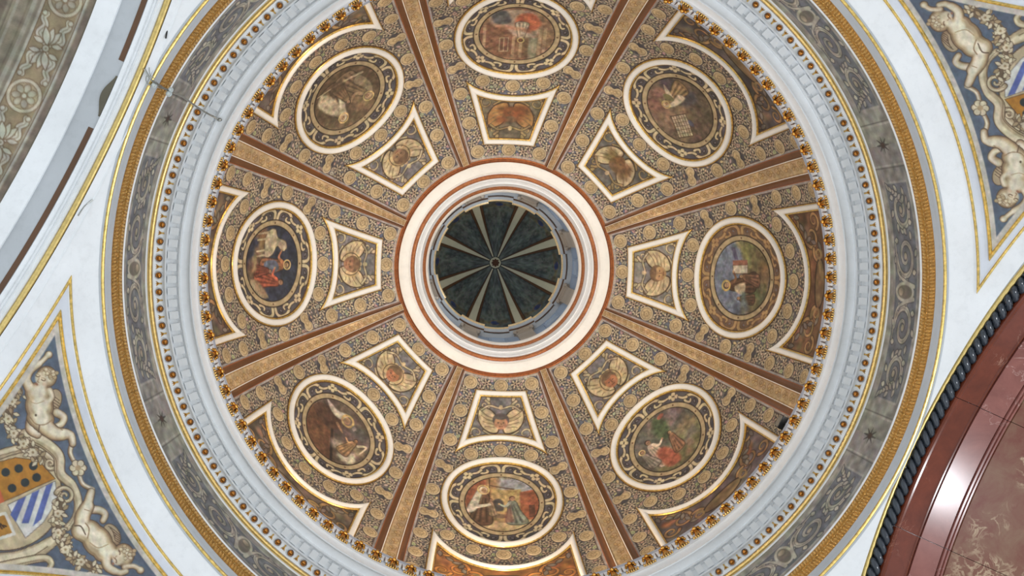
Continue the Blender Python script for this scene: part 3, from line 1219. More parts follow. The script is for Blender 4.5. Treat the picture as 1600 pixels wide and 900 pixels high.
        P_(spline([(-.32, -.12), (-.1, -.02), (.04, -.16), (.0, -.42), (-.22, -.48), (-.36, -.3)], 5, True), (206, 92, 58), soft=.06)
        P_(spline([(.12, -.25), (.35, -.2), (.42, -.45), (.2, -.52)], 5, True), (92, 92, 100), soft=.05)
        fig(c, -.07, .16, .4, (198, 176, 150), 0, halo=(150, 110, 70), skin=(176, 96, 66))
        P_([(-.25, .0), (.35, -.12), (.4, -.22), (-.2, -.1)], (196, 120, 86), .7, .05)
    elif k == 2:                              # praying figure in a ray of light with an open book of lines
        cloud(c, .25, .2, .4, (150, 112, 84), 8, 5)
        P_([(-.1, .6), (.25, .6), (.0, -.1), (-.15, -.1)], (164, 128, 98), .6, .1)
        cloud(c, .35, -.25, .3, (84, 84, 90), 8, 8)
        cloud(c, -.45, .2, .2, (112, 84, 72), 6, 9)
        fig(c, .22, .16, .55, (170, 132, 84), 6, cloak=(206, 186, 156), halo=(200, 150, 90))
        Ln([(.26, .0), (.48, -.12)], .12, (206, 190, 164), .03, .8)
        G0 = .50
        P_([(-.34, G0 - .06), (.02, G0 - .22), (-.1, G0 - .50), (-.46, G0 - .34)], (196, 180, 148), edge=(86, 66, 48), ew=.016)
        for q in range(1, 6):
            t = q / 6
            Ln([(-.34 - .12 * t, G0 - .06 - .28 * t), (.02 - .12 * t, G0 - .22 - .28 * t)], .012, (110, 84, 62))
            Ln([(-.34 + .36 * t, G0 - .06 - .16 * t), (-.46 + .36 * t, G0 - .34 - .16 * t)], .010, (120, 94, 70))
        E(.28, .02, .10, .06, 20, (120, 116, 70))
        E(-.28, .04, .07, .04, 0, (92, 96, 132))
    elif k == 3:                              # seated brown figure with yellow halo, white column, green ground
        P_([(-.6, .1), (.6, .1), (.6, .6), (-.6, .6)], (104, 120, 152), soft=.1)
        P_([(-.6, -.6), (.6, -.6), (.6, .0), (-.6, -.05)], (112, 100, 62), soft=.12)
        cloud(c, .38, -.05, .22, (142, 130, 74), 7, 4)
        cloud(c, -.3, -.4, .22, (96, 104, 66), 7, 7)
        cloud(c, .2, -.45, .2, (140, 96, 60), 7, 9)
        P_([(.06, .22), (.20, .22), (.22, -.1), (.08, -.1)], (196, 184, 166), edge=(120, 90, 76), ew=.014)
        P_([(.20, .22), (.28, .22), (.3, -.1), (.22, -.1)], (150, 84, 66))
        P_([(.3, .1), (.5, .16), (.5, .24), (.3, .18)], (84, 84, 128))
        fig(c, -.14, .34, .62, (104, 66, 42), 8, halo=(196, 150, 56), arm=1)
        E(-.14, .35, .085, .085, 0, (216, 172, 62), ring=.02)
        P_(spline([(-.24, .12), (-.14, .16), (-.08, -.05), (-.26, -.04)], 4, True), (198, 176, 138), soft=.03)
        fig(c, -.34, .06, .34, (112, 76, 52), 0)
        fig(c, .02, .04, .40, (136, 88, 60), -8, hair=(60, 40, 30))
        cloud(c, -.42, -.1, .14, (96, 116, 132), 5, 11)
    elif k == 4:                              # green tree and pale figures with a red robe
        cloud(c, .25, .3, .32, (140, 120, 112), 9, 12)
        cloud(c, -.35, .3, .25, (120, 118, 112), 7, 13)
        P_(spline([(.05, .56), (.2, .4), (.14, .16), (.0, .05), (-.1, .2), (-.06, .45)], 5, True), (84, 108, 66), soft=.08)
        E(.18, .5, .07, .04, 0, (186, 92, 72))
        P_([(-.6, -.6), (.6, -.6), (.6, -.3), (-.6, -.34)], (116, 110, 66), soft=.12)
        cloud(c, .38, -.1, .25, (150, 132, 92), 7, 14)
        fig(c, -.28, .26, .6, (196, 172, 152), 4, skin=(190, 138, 104), arm=1)
        P_(spline([(-.3, -.05), (-.12, -.02), (-.02, -.3), (-.08, -.5), (-.3, -.42)], 5, True), (186, 84, 58), soft=.06)
        fig(c, .10, .12, .42, (166, 108, 74), -6)
        fig(c, -.46, .16, .4, (150, 136, 124), 6, halo=(150, 120, 90))
        cloud(c, .14, -.42, .14, (176, 140, 104), 5, 15)
    elif k == 6:                              # veiled nun with golden halo and an angel on a white cloud
        P_([(-.62, -.62), (.3, -.62), (-.05, -.05), (-.62, .02)], (124, 76, 48), soft=.08)
        cloud(c, .3, .35, .3, (116, 98, 92), 8, 21)
        Ln([(-.12, .02), (.22, -.56)], .05, (62, 46, 38), .05)
        P_(spline([(-.55, .16), (-.3, .30), (-.1, .28), (-.02, .1), (-.2, -.06), (-.55, -.04)], 5, True), (98, 62, 46), soft=.03)
        P_(spline([(-.5, .34), (-.24, .36), (-.06, .46), (-.1, .28), (-.3, .24)], 5, True), (206, 194, 176), soft=.03)
        E(.0, .36, .105, .105, 0, (214, 172, 96), ring=.04)
        E(-.01, .355, .06, .07, 0, (190, 134, 96))
        Ln([(-.1, .16), (.06, .10)], .06, (170, 118, 84), .03)
        cloud(c, .26, -.22, .2, (206, 192, 166), 9, 22)
        cloud(c, .40, -.02, .12, (190, 160, 120), 6, 23)
        fig(c, .32, .16, .42, (182, 132, 84), -8, arm=-1, skin=(196, 136, 92))
        Ln(spline([(.40, .1), (.52, .2), (.5, -.02)], 5), .05, (214, 200, 160), .02)
        E(.16, .34, .04, .05, 0, (150, 140, 132))
    lum = c.c.mean(-1, keepdims=True)
    c.c = c.c * .62 + (lum * np.array((1.06, .98, .84))) * .36
    c.noise(.26, 6, 40 + k)
    c.noise(.14, 3, 60 + k)
    return c.mesh('picture', domeP(X, Y, .018), np.hypot(X, Y) < PR + .012)


OV_LABEL = {
    5: 'oval framed painting of a nun in a white cloak beside buildings',
    7: 'oval framed painting with dark blue sky and pale horse',
    0: 'oval framed painting of two haloed saints in dull browns',
    1: 'oval framed painting with bright red cloak in pillared hall',
    2: 'oval framed painting with an open book of ruled lines',
    3: 'oval framed painting with yellow halo, its scroll border ochre without dark outlines',
    4: 'oval framed painting with green tree and red robe',
    6: 'oval framed painting of a veiled nun and angel on a cloud'}
ov_path = [(OV_R * math.cos(2 * PI * i / 72), OV_R * math.sin(2 * PI * i / 72)) for i in range(72)]
ov_fr, ov_cache = frame_meshes(ov_path, FS), {}
b0 = domeP(0, 0, 0.0)
bord = {False: scroll_border(False), True: scroll_border(True)}
for me in bord.values():
    me.transform(Matrix.Translation(-Vector(b0)))
for k in range(8):
    e, b0 = dome_thing('oval_painting', k, 0, 0, label=OV_LABEL[k], cat='painting', group='oval paintings around the dome')
    add_frame(e, b0, ov_fr, ov_cache)
    obj('scroll_border', bord[k == 3], e)
    me = scene_paint(k)
    me.transform(Matrix.Translation(-Vector(b0)))
    obj('picture', me, e)


# ------------------------------------------------------------------ cherub panels
def cherub(k):
    ya, yb = yT(45.4), yT(62.6)
    X, Y = grid(-.84, .84, ya, yb, .0105)
    warm = {1: (150, 84, 40), 2: (140, 96, 52), 4: (184, 108, 66), 6: (190, 112, 70), 3: (178, 132, 84), 5: (196, 134, 96), 7: (160, 108, 74), 0: (156, 116, 80)}[k]
    bg = {1: (122, 108, 84), 2: (104, 100, 96), 3: (128, 122, 122)}.get(k, (112, 108, 112))
    c = Canvas(X, Y, bg, .011)
    c.noise(.2, 16, k)
    cr, dk = (184, 166, 130), (74, 52, 34)
    if k in (1, 2):
        cr = (166, 138, 86)
    cy = yT(55.2)
    for s in (-1, 1):
        for (x, y, r, tu, a0) in ((.42, cy - .26, .15, 1.3, 200), (.36, cy + .02, .10, 1.2, 60), (.28, cy + .30, .09, 1.2, 100), (.56, cy - .40, .08, 1.1, 140)):
            p = [(s * px, py) for px, py in spiral(x, y, r, tu, a0, 1)]
            c.line(p, .075, dk, .02)
            c.line(p, .050, cr, .012)
        for (x, y, an) in ((.30, cy - .36, 200), (.50, cy - .10, 60), (.20, cy + .38, 70), (.34, cy + .18, 30), (.62, cy - .52, 150), (.12, cy - .40, 200)):
            leaf(c, s * x, y, .13, .07, an if s > 0 else 180 - an, cr, dk, .012)
        # wings
        w = spline([(s * .05, cy + .04), (s * .18, cy + .22), (s * .36, cy + .24), (s * .40, cy + .02), (s * .28, cy - .18), (s * .06, cy - .22)], 5, True)
        c.poly(w, (196, 172, 128) if k not in (1,) else (176, 120, 60), edge=dk, ew=.022)
        for q in range(4):
            c.line(spline([(s * .12, cy + .06 - .06 * q), (s * .24, cy + .10 - .07 * q), (s * (.37 - .03 * q), cy + .20 - .11 * q)], 4), .014, (128, 98, 66))
    c.line(spline([(-.34, cy + .20), (-.2, cy + .30), (0, cy + .26), (.2, cy + .30), (.34, cy + .20)], 6), .05, dk)
    c.line(spline([(-.34, cy + .20), (-.2, cy + .30), (0, cy + .26), (.2, cy + .30), (.34, cy + .20)], 6), .03, cr)
    c.line(spline([(-.30, cy - .20), (-.16, cy - .27), (0, cy - .25), (.16, cy - .27), (.30, cy - .20)], 6), .05, dk)
    c.line(spline([(-.30, cy - .20), (-.16, cy - .27), (0, cy - .25), (.16, cy - .27), (.30, cy - .20)], 6), .03, cr)
    c.ell(0, cy + .28, .035, .045, 0, (200, 176, 130), ring=None)
    hair = (96, 84, 80) if k == 5 else (124, 90, 60)
    if k in (4, 6, 7, 0):
        for q in range(11):                    # shell behind the head
            a = R_(-20 + 22 * q)
            c.line([(0, cy - .02), (.20 * math.cos(a), cy - .02 + .20 * math.sin(a))], .05, (198, 164, 112), .075)
        c.ell(0, cy - .01, .19, .19, 0, dk, ring=.014)
    c.ell(0, cy + .03, .145, .14, 0, hair)
    c.ell(0, cy - .03, .118, .122, 0, warm, soft=.02)
    for s in (-1, 1):
        c.ell(s * .045, cy - .02, .020, .010, 0, (96, 66, 50))
        c.ell(s * .06, cy - .065, .03, .022, 0, (186, 116, 86), .45, .03)
    c.line([(0, cy - .02), (.008, cy - .06)], .014, (120, 72, 48))
    c.line([(-.03, cy - .095), (.03, cy - .095)], .014, (130, 60, 46))
    c.ell(0, cy + .09, .11, .05, 0, hair)
    if k in (1, 2):
        cloud(c, 0, cy, .22, (150, 84, 36) if k == 1 else (128, 88, 44), 6, 30 + k)  # orange lamplight on the top cherub is laid into the paint
    lum = c.c.mean(-1, keepdims=True)
    c.c = c.c * .72 + lum * np.array((1.03, .99, .88)) * .28
    c.noise(.22, 5, 70 + k)
    c.noise(.12, 3, 90 + k)
    return c.mesh('picture', domeP(X, Y, .016), inside_poly(TRAP_PIC, X, Y))


CH_LABEL = {
    5: 'four-sided panel with dark-haired winged cherub head above the nun painting',
    7: 'four-sided panel with a shell and brown cherub above the horse painting',
    0: 'four-sided panel with a pale cherub on shell above the two saints',
    1: 'four-sided panel with cherub in painted orange lamplight above the red cloak painting',
    2: 'four-sided panel with dark ochre cherub beyond the open book painting',
    3: 'four-sided panel with pale ochre cherub beyond the yellow halo painting',
    4: 'four-sided panel with rosy shell cherub beyond the green tree painting',
    6: 'four-sided panel with rosy shell cherub beyond the veiled nun and angel'}
tr_fr, tr_cache = frame_meshes(None, .62, TRAP_E), {}
for k in range(8):
    e, b0 = dome_thing('cherub_panel', k, 0, yT(55), label=CH_LABEL[k], cat='panel', group='cherub panels around the oculus')
    add_frame(e, b0, tr_fr, tr_cache)
    me = cherub(k)
    me.transform(Matrix.Translation(-Vector(b0)))
    obj('picture', me, e)


# ------------------------------------------------------------------ panels at the dome foot
def low_panel(k):
    X, Y = grid(-1.25, 1.25, yT(1), yT(24.5), .0125)
    bg = {5: (136, 92, 50), 3: (110, 78, 56), 4: (98, 88, 86), 2: (92, 84, 82), 1: (128, 92, 60)}.get(k, (92, 80, 72))  # amber of the bottom panel is lamp glow put into its colours
    c = Canvas(X, Y, bg, .014)
    c.noise(.3, 20, k)
    cr, dk = (158, 124, 84), (52, 38, 30)
    for s in (-1, 1):
        for (x, t, r, a0) in ((.92, 19, .17, 40), (.70, 14, .18, 120), (.95, 12.5, .14, 200), (.45, 12.2, .13, 60)):
            p = [(s * px, py) for px, py in spiral(x, yT(t), r, 1.3, a0)]
            c.line(p, .09, dk, .03)
            c.line(p, .055, cr if k != 5 else (190, 130, 66), .02)
        cloud(c, s * .82, yT(16), .16, (156, 100, 68) if k in (4, 5, 1) else (124, 100, 78), 5, k * 2 + s)
        for q in range(6):
            leaf(c, s * (.5 + .1 * q), yT(11 + 1.6 * q), .16, .08, 30 + 47 * q if s > 0 else 150 - 47 * q, (120, 110, 100), dk, .014)
    yy = yT(11.6)
    c.ell(0, yy, .40, .155, 0, dk)
    c.ell(0, yy, .36, .125, 0, (128, 104, 74))
    for s in (-1, 1):
        c.line([(s * px, py) for px, py in spiral(.47, yy, .12, .8, 90)], .05, (140, 116, 80), .03)
    c.noise(.3, 6, 80 + k)
    return c.mesh('picture', domeP(X, Y, .016), inside_poly(LOW_PIC, X, Y))


LO_LABEL = {
    5: 'grotesque panel with painted amber lamp glow at the dome foot below the nun in a white cloak',
    7: 'dark grotesque panel at the dome foot below the horse painting',
    0: 'dark grotesque panel at the dome foot below the two brown saints',
    1: 'brown grotesque panel at the dome foot below the red cloak painting',
    2: 'grey brown grotesque panel at the dome foot below the open book painting',
    3: 'red brown grotesque panel at the dome foot below the yellow halo painting',
    4: 'grey grotesque panel at the dome foot below the green tree painting',
    6: 'dark grotesque panel at the dome foot below the veiled nun with angel'}
lo_fr, lo_cache = frame_meshes(None, .62, LOW_E), {}
for k in range(8):
    e, b0 = dome_thing('foot_panel', k, 0, yT(10), label=LO_LABEL[k], cat='panel', group='concave topped panels at the dome foot')
    add_frame(e, b0, lo_fr, lo_cache)
    me = low_panel(k)
    me.transform(Matrix.Translation(-Vector(b0)))
    obj('picture', me, e)


# ------------------------------------------------------------------ ribs
def strip(p0, p1, o0, o1, n=60, ta=2, tb=65.5):
    """meridian strip between two angular offsets with two lifts"""
    T = np.linspace(R_(ta), R_(tb), n)
    A = dome_pt(np.full(n, R_(p0)), T, o0)
    B = dome_pt(np.full(n, R_(p1)), T, o1)
    v = np.stack([A, B], 1).reshape(-1, 3)
    f = np.array([(2 * i, 2 * i + 2, 2 * i + 3, 2 * i + 1) for i in range(n - 1)])
    return v, f


def strips(lst):
    V, Fs, o = [], [], 0
    for a in lst:
        v, f = strip(*a)
        V.append(v)
        Fs.append(f + o)
        o += len(v)
    return np.vstack(V), np.vstack(Fs)


def rib_band():
    n, m = 480, 26
    tt_, uu = np.mgrid[R_(2):R_(65.5):n * 1j, -1:1:m * 1j]
    ph = uu * R_(1.52)
    Y = (tt_ - T0) * 4.8
    X = ph * RD * S * np.cos(tt_)
    c = Canvas(X, Y, (192, 164, 124), .011)
    c.noise(.12, 14, 3)
    y = yT(3)
    i = 0
    while y < yT(65):
        w = 1.52 * PI / 180 * RD * S * math.cos(T0 + y / 4.8)
        s = 1 if i % 2 else -1
        c.line([(px, py) for px, py in spiral(s * w * .25, y, w * .5, 1.2, 90 * s, s)], .014, (140, 104, 64), .01, .8)
        leaf(c, -s * w * .2, y, w * .6, w * .4, 120 * s, (200, 168, 116), (146, 110, 68), .010)
        y += w * .95
        i += 1
    for s in (-1, 1):
        c.line([(s * 1.34 * PI / 180 * RD * S * math.cos(T0 + q / 4.8), q) for q in np.linspace(yT(2), yT(65.5), 40)], .012, (150, 112, 70))
    c.noise(.14, 5, 5)
    return c.mesh('ornament_band', dome_pt(ph, tt_, .062))


rb_me = rib_band()
br_me = [mesh('brown_band', *strips([(s * 1.62, s * 2.2, .040, .026), (s * 2.2, s * 2.85, .026, .030)]), M_BROWN, True, 20) for s in (1, -1)]
fi_me = [mesh('cream_fillet', *strips([(s * 1.48, s * 1.50, .062, .070), (s * 1.50, s * 1.63, .070, .070), (s * 1.63, s * 1.64, .070, .036)]), M_CREAM, True, 20) for s in (1, -1)]
ou_me = [mesh('outer_fillet', *strips([(s * 2.85, s * 2.87, .030, .038), (s * 2.87, s * 2.99, .038, .038), (s * 2.99, s * 3.02, .038, .008)]), M_RUST, True, 20) for s in (1, -1)]
for k in range(8):
    e = obj('rib', rb_me, ceil, label='ochre ornament band of a tapering rib')
    e.rotation_euler = (0, 0, AZ + PI / 4 * k)
    for q in (0, 1):
        obj('brown_band', br_me[q], e)
        obj('cream_fillet', fi_me[q], e)
        obj('outer_fillet', ou_me[q], e)


# ------------------------------------------------------------------ oculus ring
trim('trim_10', [(.3875, 4.2405), (.3850, 4.2370), (.3815, 4.2385), (.3785, 4.2420), (.3755, 4.2425), (.3725, 4.2385), (.3705, 4.2335)], M_RGOLD,
     'rust coloured cove around the oculus', 192)
trim('trim_11', [(.3705, 4.2335), (.3690, 4.2310), (.3580, 4.2275), (.3470, 4.2280), (.3360, 4.2330), (.3345, 4.2365), (.3325, 4.2370), (.3300, 4.2410)], M_CREAM,
     'broad white torus around the oculus', 192)
trim('trim_12', torus_prof(.3225, 4.2450, .0075, 10, -PI, .2), M_RGOLD, 'thin rust bead between the white oculus mouldings', 192)
trim('trim_13', [(.3160, 4.2450), (.3120, 4.2490), (.3100, 4.2480), (.3060, 4.2560), (.2985, 4.2620), (.2960, 4.2610), (.2925, 4.2720), (.2880, 4.2900)], M_WHITE,
     'blue white stepped mouldings inside the oculus', 192)
trim('trim_14', torus_prof(.2835, 4.2955, .0068, 10), M_RGOLD, 'orange gilt bead at the lantern opening', 192)
trim('trim_15', [(.2800, 4.298), (.2760, 4.3000), (.2720, 4.2985), (.2690, 4.3040), (.2680, 4.3200), (.2700, 4.333), (.30, 4.336)], M_CREAM, 'white lip at the foot of the lantern', 192)

# ------------------------------------------------------------------ lantern
v, f = lathe([(.29, 4.33), (.29, 4.80)], 96)
lan = obj('wall_lantern', mesh('wall_lantern', v, f, M_DRUM), kind='structure', label='blue grey lantern drum above the oculus', cat='wall')
M_CAP = mat_plaster('brown_grey_stone', (176, 162, 146), .2)


def az_box(r0, r1, a, h0_, h1_):
    """box between two radii, centred on azimuth 0"""
    v = []
    for h in (h0_, h1_):
        for r in (r0, r1):
            for s in (-1, 1):
                v.append(pol(r, s * a, h))
    return v, [(0, 1, 3, 2), (4, 6, 7, 5), (0, 4, 5, 1), (2, 3, 7, 6), (0, 2, 6, 4), (1, 5, 7, 3)]


pil_me = mesh('pilaster', *az_box(.279, .291, .11, 4.336, 4.70), M_CAP, False)
cap_me = mesh('capital', *join([az_box(.276, .291, .12, 4.690, 4.700), az_box(.2785, .291, .10, 4.70, 4.72), az_box(.273, .291, .135, 4.72, 4.735),
                                az_box(.268, .291, .15, 4.735, 4.752)]), M_CAP, False)
roll_me = mesh('volute', *join([ellipsoid(pol(.274, s * .125, 4.722), .05, .05, .05, 8, 5) for s in (-1, 1)]), M_CAP, True)
pane_me = mesh('pane', *az_box(.2865, .2885, .10, 4.52, 4.66), M_PANE, False)
wf_me = mesh('window_frame', *join([az_box(.284, .2895, .12, 4.505, 4.52), az_box(.284, .2895, .12, 4.66, 4.675)] +
                                   [([pol(r, s * (.11 + w), h) for h in (4.52, 4.66) for r in (.284, .2895) for w in (-.012, .012)],
                                     [(0, 1, 3, 2), (4, 6, 7, 5), (0, 4, 5, 1), (2, 3, 7, 6), (0, 2, 6, 4), (1, 5, 7, 3)]) for s in (-1, 1)]), M_DRUM, False)
for k in range(8):
    a = AZ + PI / 4 * k
    for nm, me in (('pilaster', pil_me), ('capital', cap_me)):
        o = obj(nm, me, lan)
        o.rotation_euler = (0, 0, a)
        if nm == 'capital':
            obj('volute', roll_me, o)
    w = obj('window_%d' % (k + 1), pane_me, kind='structure', label='small blue lit window in the lantern drum', cat='window', group='lantern windows')
    w.rotation_euler = (0, 0, a + PI / 8)
    obj('window_frame', wf_me, w)


def step_ring(prof_rec, dproj):
    """cornice ring that breaks forward over each pilaster"""
    az, dr = [], []
    for k in range(8):
        b = PI / 4 * k
        hw = R_(11.6)
        az += [b - hw - .001] + list(np.linspace(b - hw, b + hw, 7)) + [b + hw + .001] + list(np.linspace(b + hw + .02, b + PI / 4 - hw - .02, 6))
        dr += [0] + [dproj] * 7 + [0] + [0] * 6
    v, f = [], []
    n, m = len(az), len(prof_rec)
    for a, d in zip(az, dr):
        for i, (r, h) in enumerate(prof_rec):
            v.append(pol(r - (d if i > 0 else 0), a, h))
    for i in range(n):
        j = (i + 1) % n
        for q in range(m - 1):
            f.append((i * m + q, i * m + q + 1, j * m + q + 1, j * m + q))
    return v, f


v, f = step_ring([(.290, 4.748), (.274, 4.750), (.2725, 4.757), (.266, 4.759), (.265, 4.766), (.2545, 4.770), (.2545, 4.779)], .0075)
lc = obj('trim_16', mesh('trim_16', v, f, M_GREYW, True, 25), kind='structure', label='stepped grey cornice inside the lantern', cat='cornice')
lc.rotation_euler = (0, 0, AZ)
v, f = step_ring([(.2560, 4.7695), (.2530, 4.7690), (.2500, 4.7720), (.2495, 4.778), (.2525, 4.786), (.29, 4.795)], .0075)
o = obj('gilt_edge', mesh('gilt_edge', v, f, mat_gold('lantern_gilding', (250, 216, 160), .45, .8, .4), True, 25), lc)


v, f = step_ring([(.271, 4.754), (.2695, 4.7525), (.2675, 4.7545), (.2670, 4.760)], .0075)
obj('brown_bead', mesh('brown_bead', v, f, M_DARKB, True, 25), lc)


def lan_pt(ph, t, off=0.0):
    r, h = .266, .31
    P = np.stack([(r * S - off) * np.cos(t) * np.cos(ph), (r * S - off) * np.cos(t) * np.sin(ph), 4.79 * S + (h * S - off) * np.sin(t) + Z0], -1)
    return P


def lan_seg():
    n, m = 130, 90
    tt_, uu = np.mgrid[0:R_(88):n * 1j, -1:1:m * 1j]
    ph = uu * PI / 8
    X, Y = ph * .27 * S * np.cos(tt_), tt_ * .29 * S
    c = Canvas(X, Y, (92, 98, 94), .011)
    c.noise(.25, 12, 1)
    c.ell(0, .62, .09, .08, 0, (54, 66, 112))
    c.ell(0, .62, .12, .105, 0, (124, 104, 80), ring=.025)
    for s in (-1, 1):
        cloud(c, s * .20, .64, .12, (116, 98, 76), 6, 3 + s)
        for q in range(5):
            c.line([(s * px, py) for px, py in spiral(.13 - .015 * q, .82 + .12 * q, .06, 1.1, 60 * q)], .03, (104, 106, 98), .015)
    for s in (-1, 1):
        c.line([(s * (PI / 8 - .115) * .27 * S * math.cos(t), t * .29 * S) for t in np.linspace(0, 1.5, 30)], .018, (44, 44, 44))
    c.noise(.3, 4, 6)
    return c.mesh('painted_field', lan_pt(ph, tt_))


lanc = empty('ceiling_lantern', pol(0, 0, 4.79), kind='structure', label='dark painted inner dome of the lantern', cat='dome')
ls = lan_seg()
lr = []
for (p0, p1, off, m, nm) in ((-.062, .062, .022, M_OLIVE, 'rib'),):
    T = np.linspace(0, R_(84), 40)
    rows = []
    for a_, o_ in ((-.115, .004), (-.108, .012), (-.066, .012), (-.060, .03), (.060, .03), (.066, .012), (.108, .012), (.115, .004)):
        rows.append(lan_pt(np.full(40, a_), T, o_ * 1.0))
    V = np.stack(rows, 1)
    base = V.reshape(-1, 3)
    fo, fb = [], []
    for i in range(39):
        for q in range(7):
            (fo if q in (2, 3, 4) else fb).append((i * 8 + q, i * 8 + q + 1, i * 8 + q + 9, i * 8 + q + 8))
    rib_o = mesh('lantern_rib', base, np.array(fo), M_OLIVE, True, 30)
    rib_b = mesh('dark_border', base, np.array(fb), M_DARKB, True, 30)
down = (0, 0, -(4.79 * S + Z0))
for k in range(8):
    o = obj('painted_field', ls, lanc, loc=down)
    o.rotation_euler = (0, 0, seg_az(k))
    o = obj('rib', rib_o, lanc, loc=down, label='pale olive rib with dark edges')
    o.rotation_euler = (0, 0, AZ + PI / 4 * k)
    obj('dark_border', rib_b, o)
bz = lan_pt(np.array(0.), np.array(PI / 2))
e = empty('ceiling_rosette', tuple(bz), label='small brown carved rosette at the lantern crown where the ribs meet', cat='rosette')
dv, df = [], []
n = 24
for (r, z) in ((.118, .0), (.118, -.05), (.11, -.062), (.095, -.062), (.09, -.05), (0.0, -.05)):
    for i in range(n):
        dv.append((r * math.cos(2 * PI * i / n), r * math.sin(2 * PI * i / n), z))
for q in range(5):
    for i in range(n):
        j = (i + 1) % n
        df.append((q * n + i, q * n + j, (q + 1) * n + j, (q + 1) * n + i))
obj('rim', mesh('rim', dv, df, M_OLIVE, True, 40), e)
pet = ellipsoid((.050, 0, -.06), .036, .024, .03, 10, 6)
pet_me = mesh('petal', *pet, mat_plaster('rosette_brown', (96, 62, 44), .3), True)
for i in range(8):
    o = obj('petal', pet_me, e)
    o.rotation_euler = (0, 0, i * PI / 4)
obj('centre', mesh('centre', *ellipsoid((0, 0, -.065), .03, .03, .03), M_DARKB), e)


# ------------------------------------------------------------------ pendentive frescoes
def project(P):
    q = (P - np.array([CX * S, CY * S, Z0])) @ RM.T
    return 800 + F * q[..., 0] / q[..., 2], 450 + F * q[..., 1] / q[..., 2]


H_IN, UA_IN, UB_IN = 2.7705, .984, .9505
H_OUT, UA_OUT, UB_OUT = 2.7945, 1.0, .9655


def pend_path(hh, ua, ub, n=60):
    r = math.sqrt(2 - (hh - HS) ** 2)
    a0, a1 = math.acos(ua / r), math.asin(ub / r)
    p = [(r * math.cos(a0 + (a1 - a0) * i / n), r * math.sin(a0 + (a1 - a0) * i / n)) for i in range(n + 1)]
    x0, y0 = math.sqrt(r * r - ub * ub), math.sqrt(r * r - ua * ua)
    p += [(x0 + (ua - x0) * i / 40, ub) for i in range(1, 41)]
    p += [(ua, ub - (ub - y0) * i / 40) for i in range(1, 40)]
    return p


def pend_frame(hh, ua, ub, prof):
    p = pend_path(hh, ua, ub)
    pts = np.array([sph_pt(a, b) for a, b in p])
    cen = np.array(arch_pt(0, 0, HS))
    nr = cen - pts
    nr /= np.linalg.norm(nr, axis=1)[:, None]
    return sweep(pts, nr, prof, True)


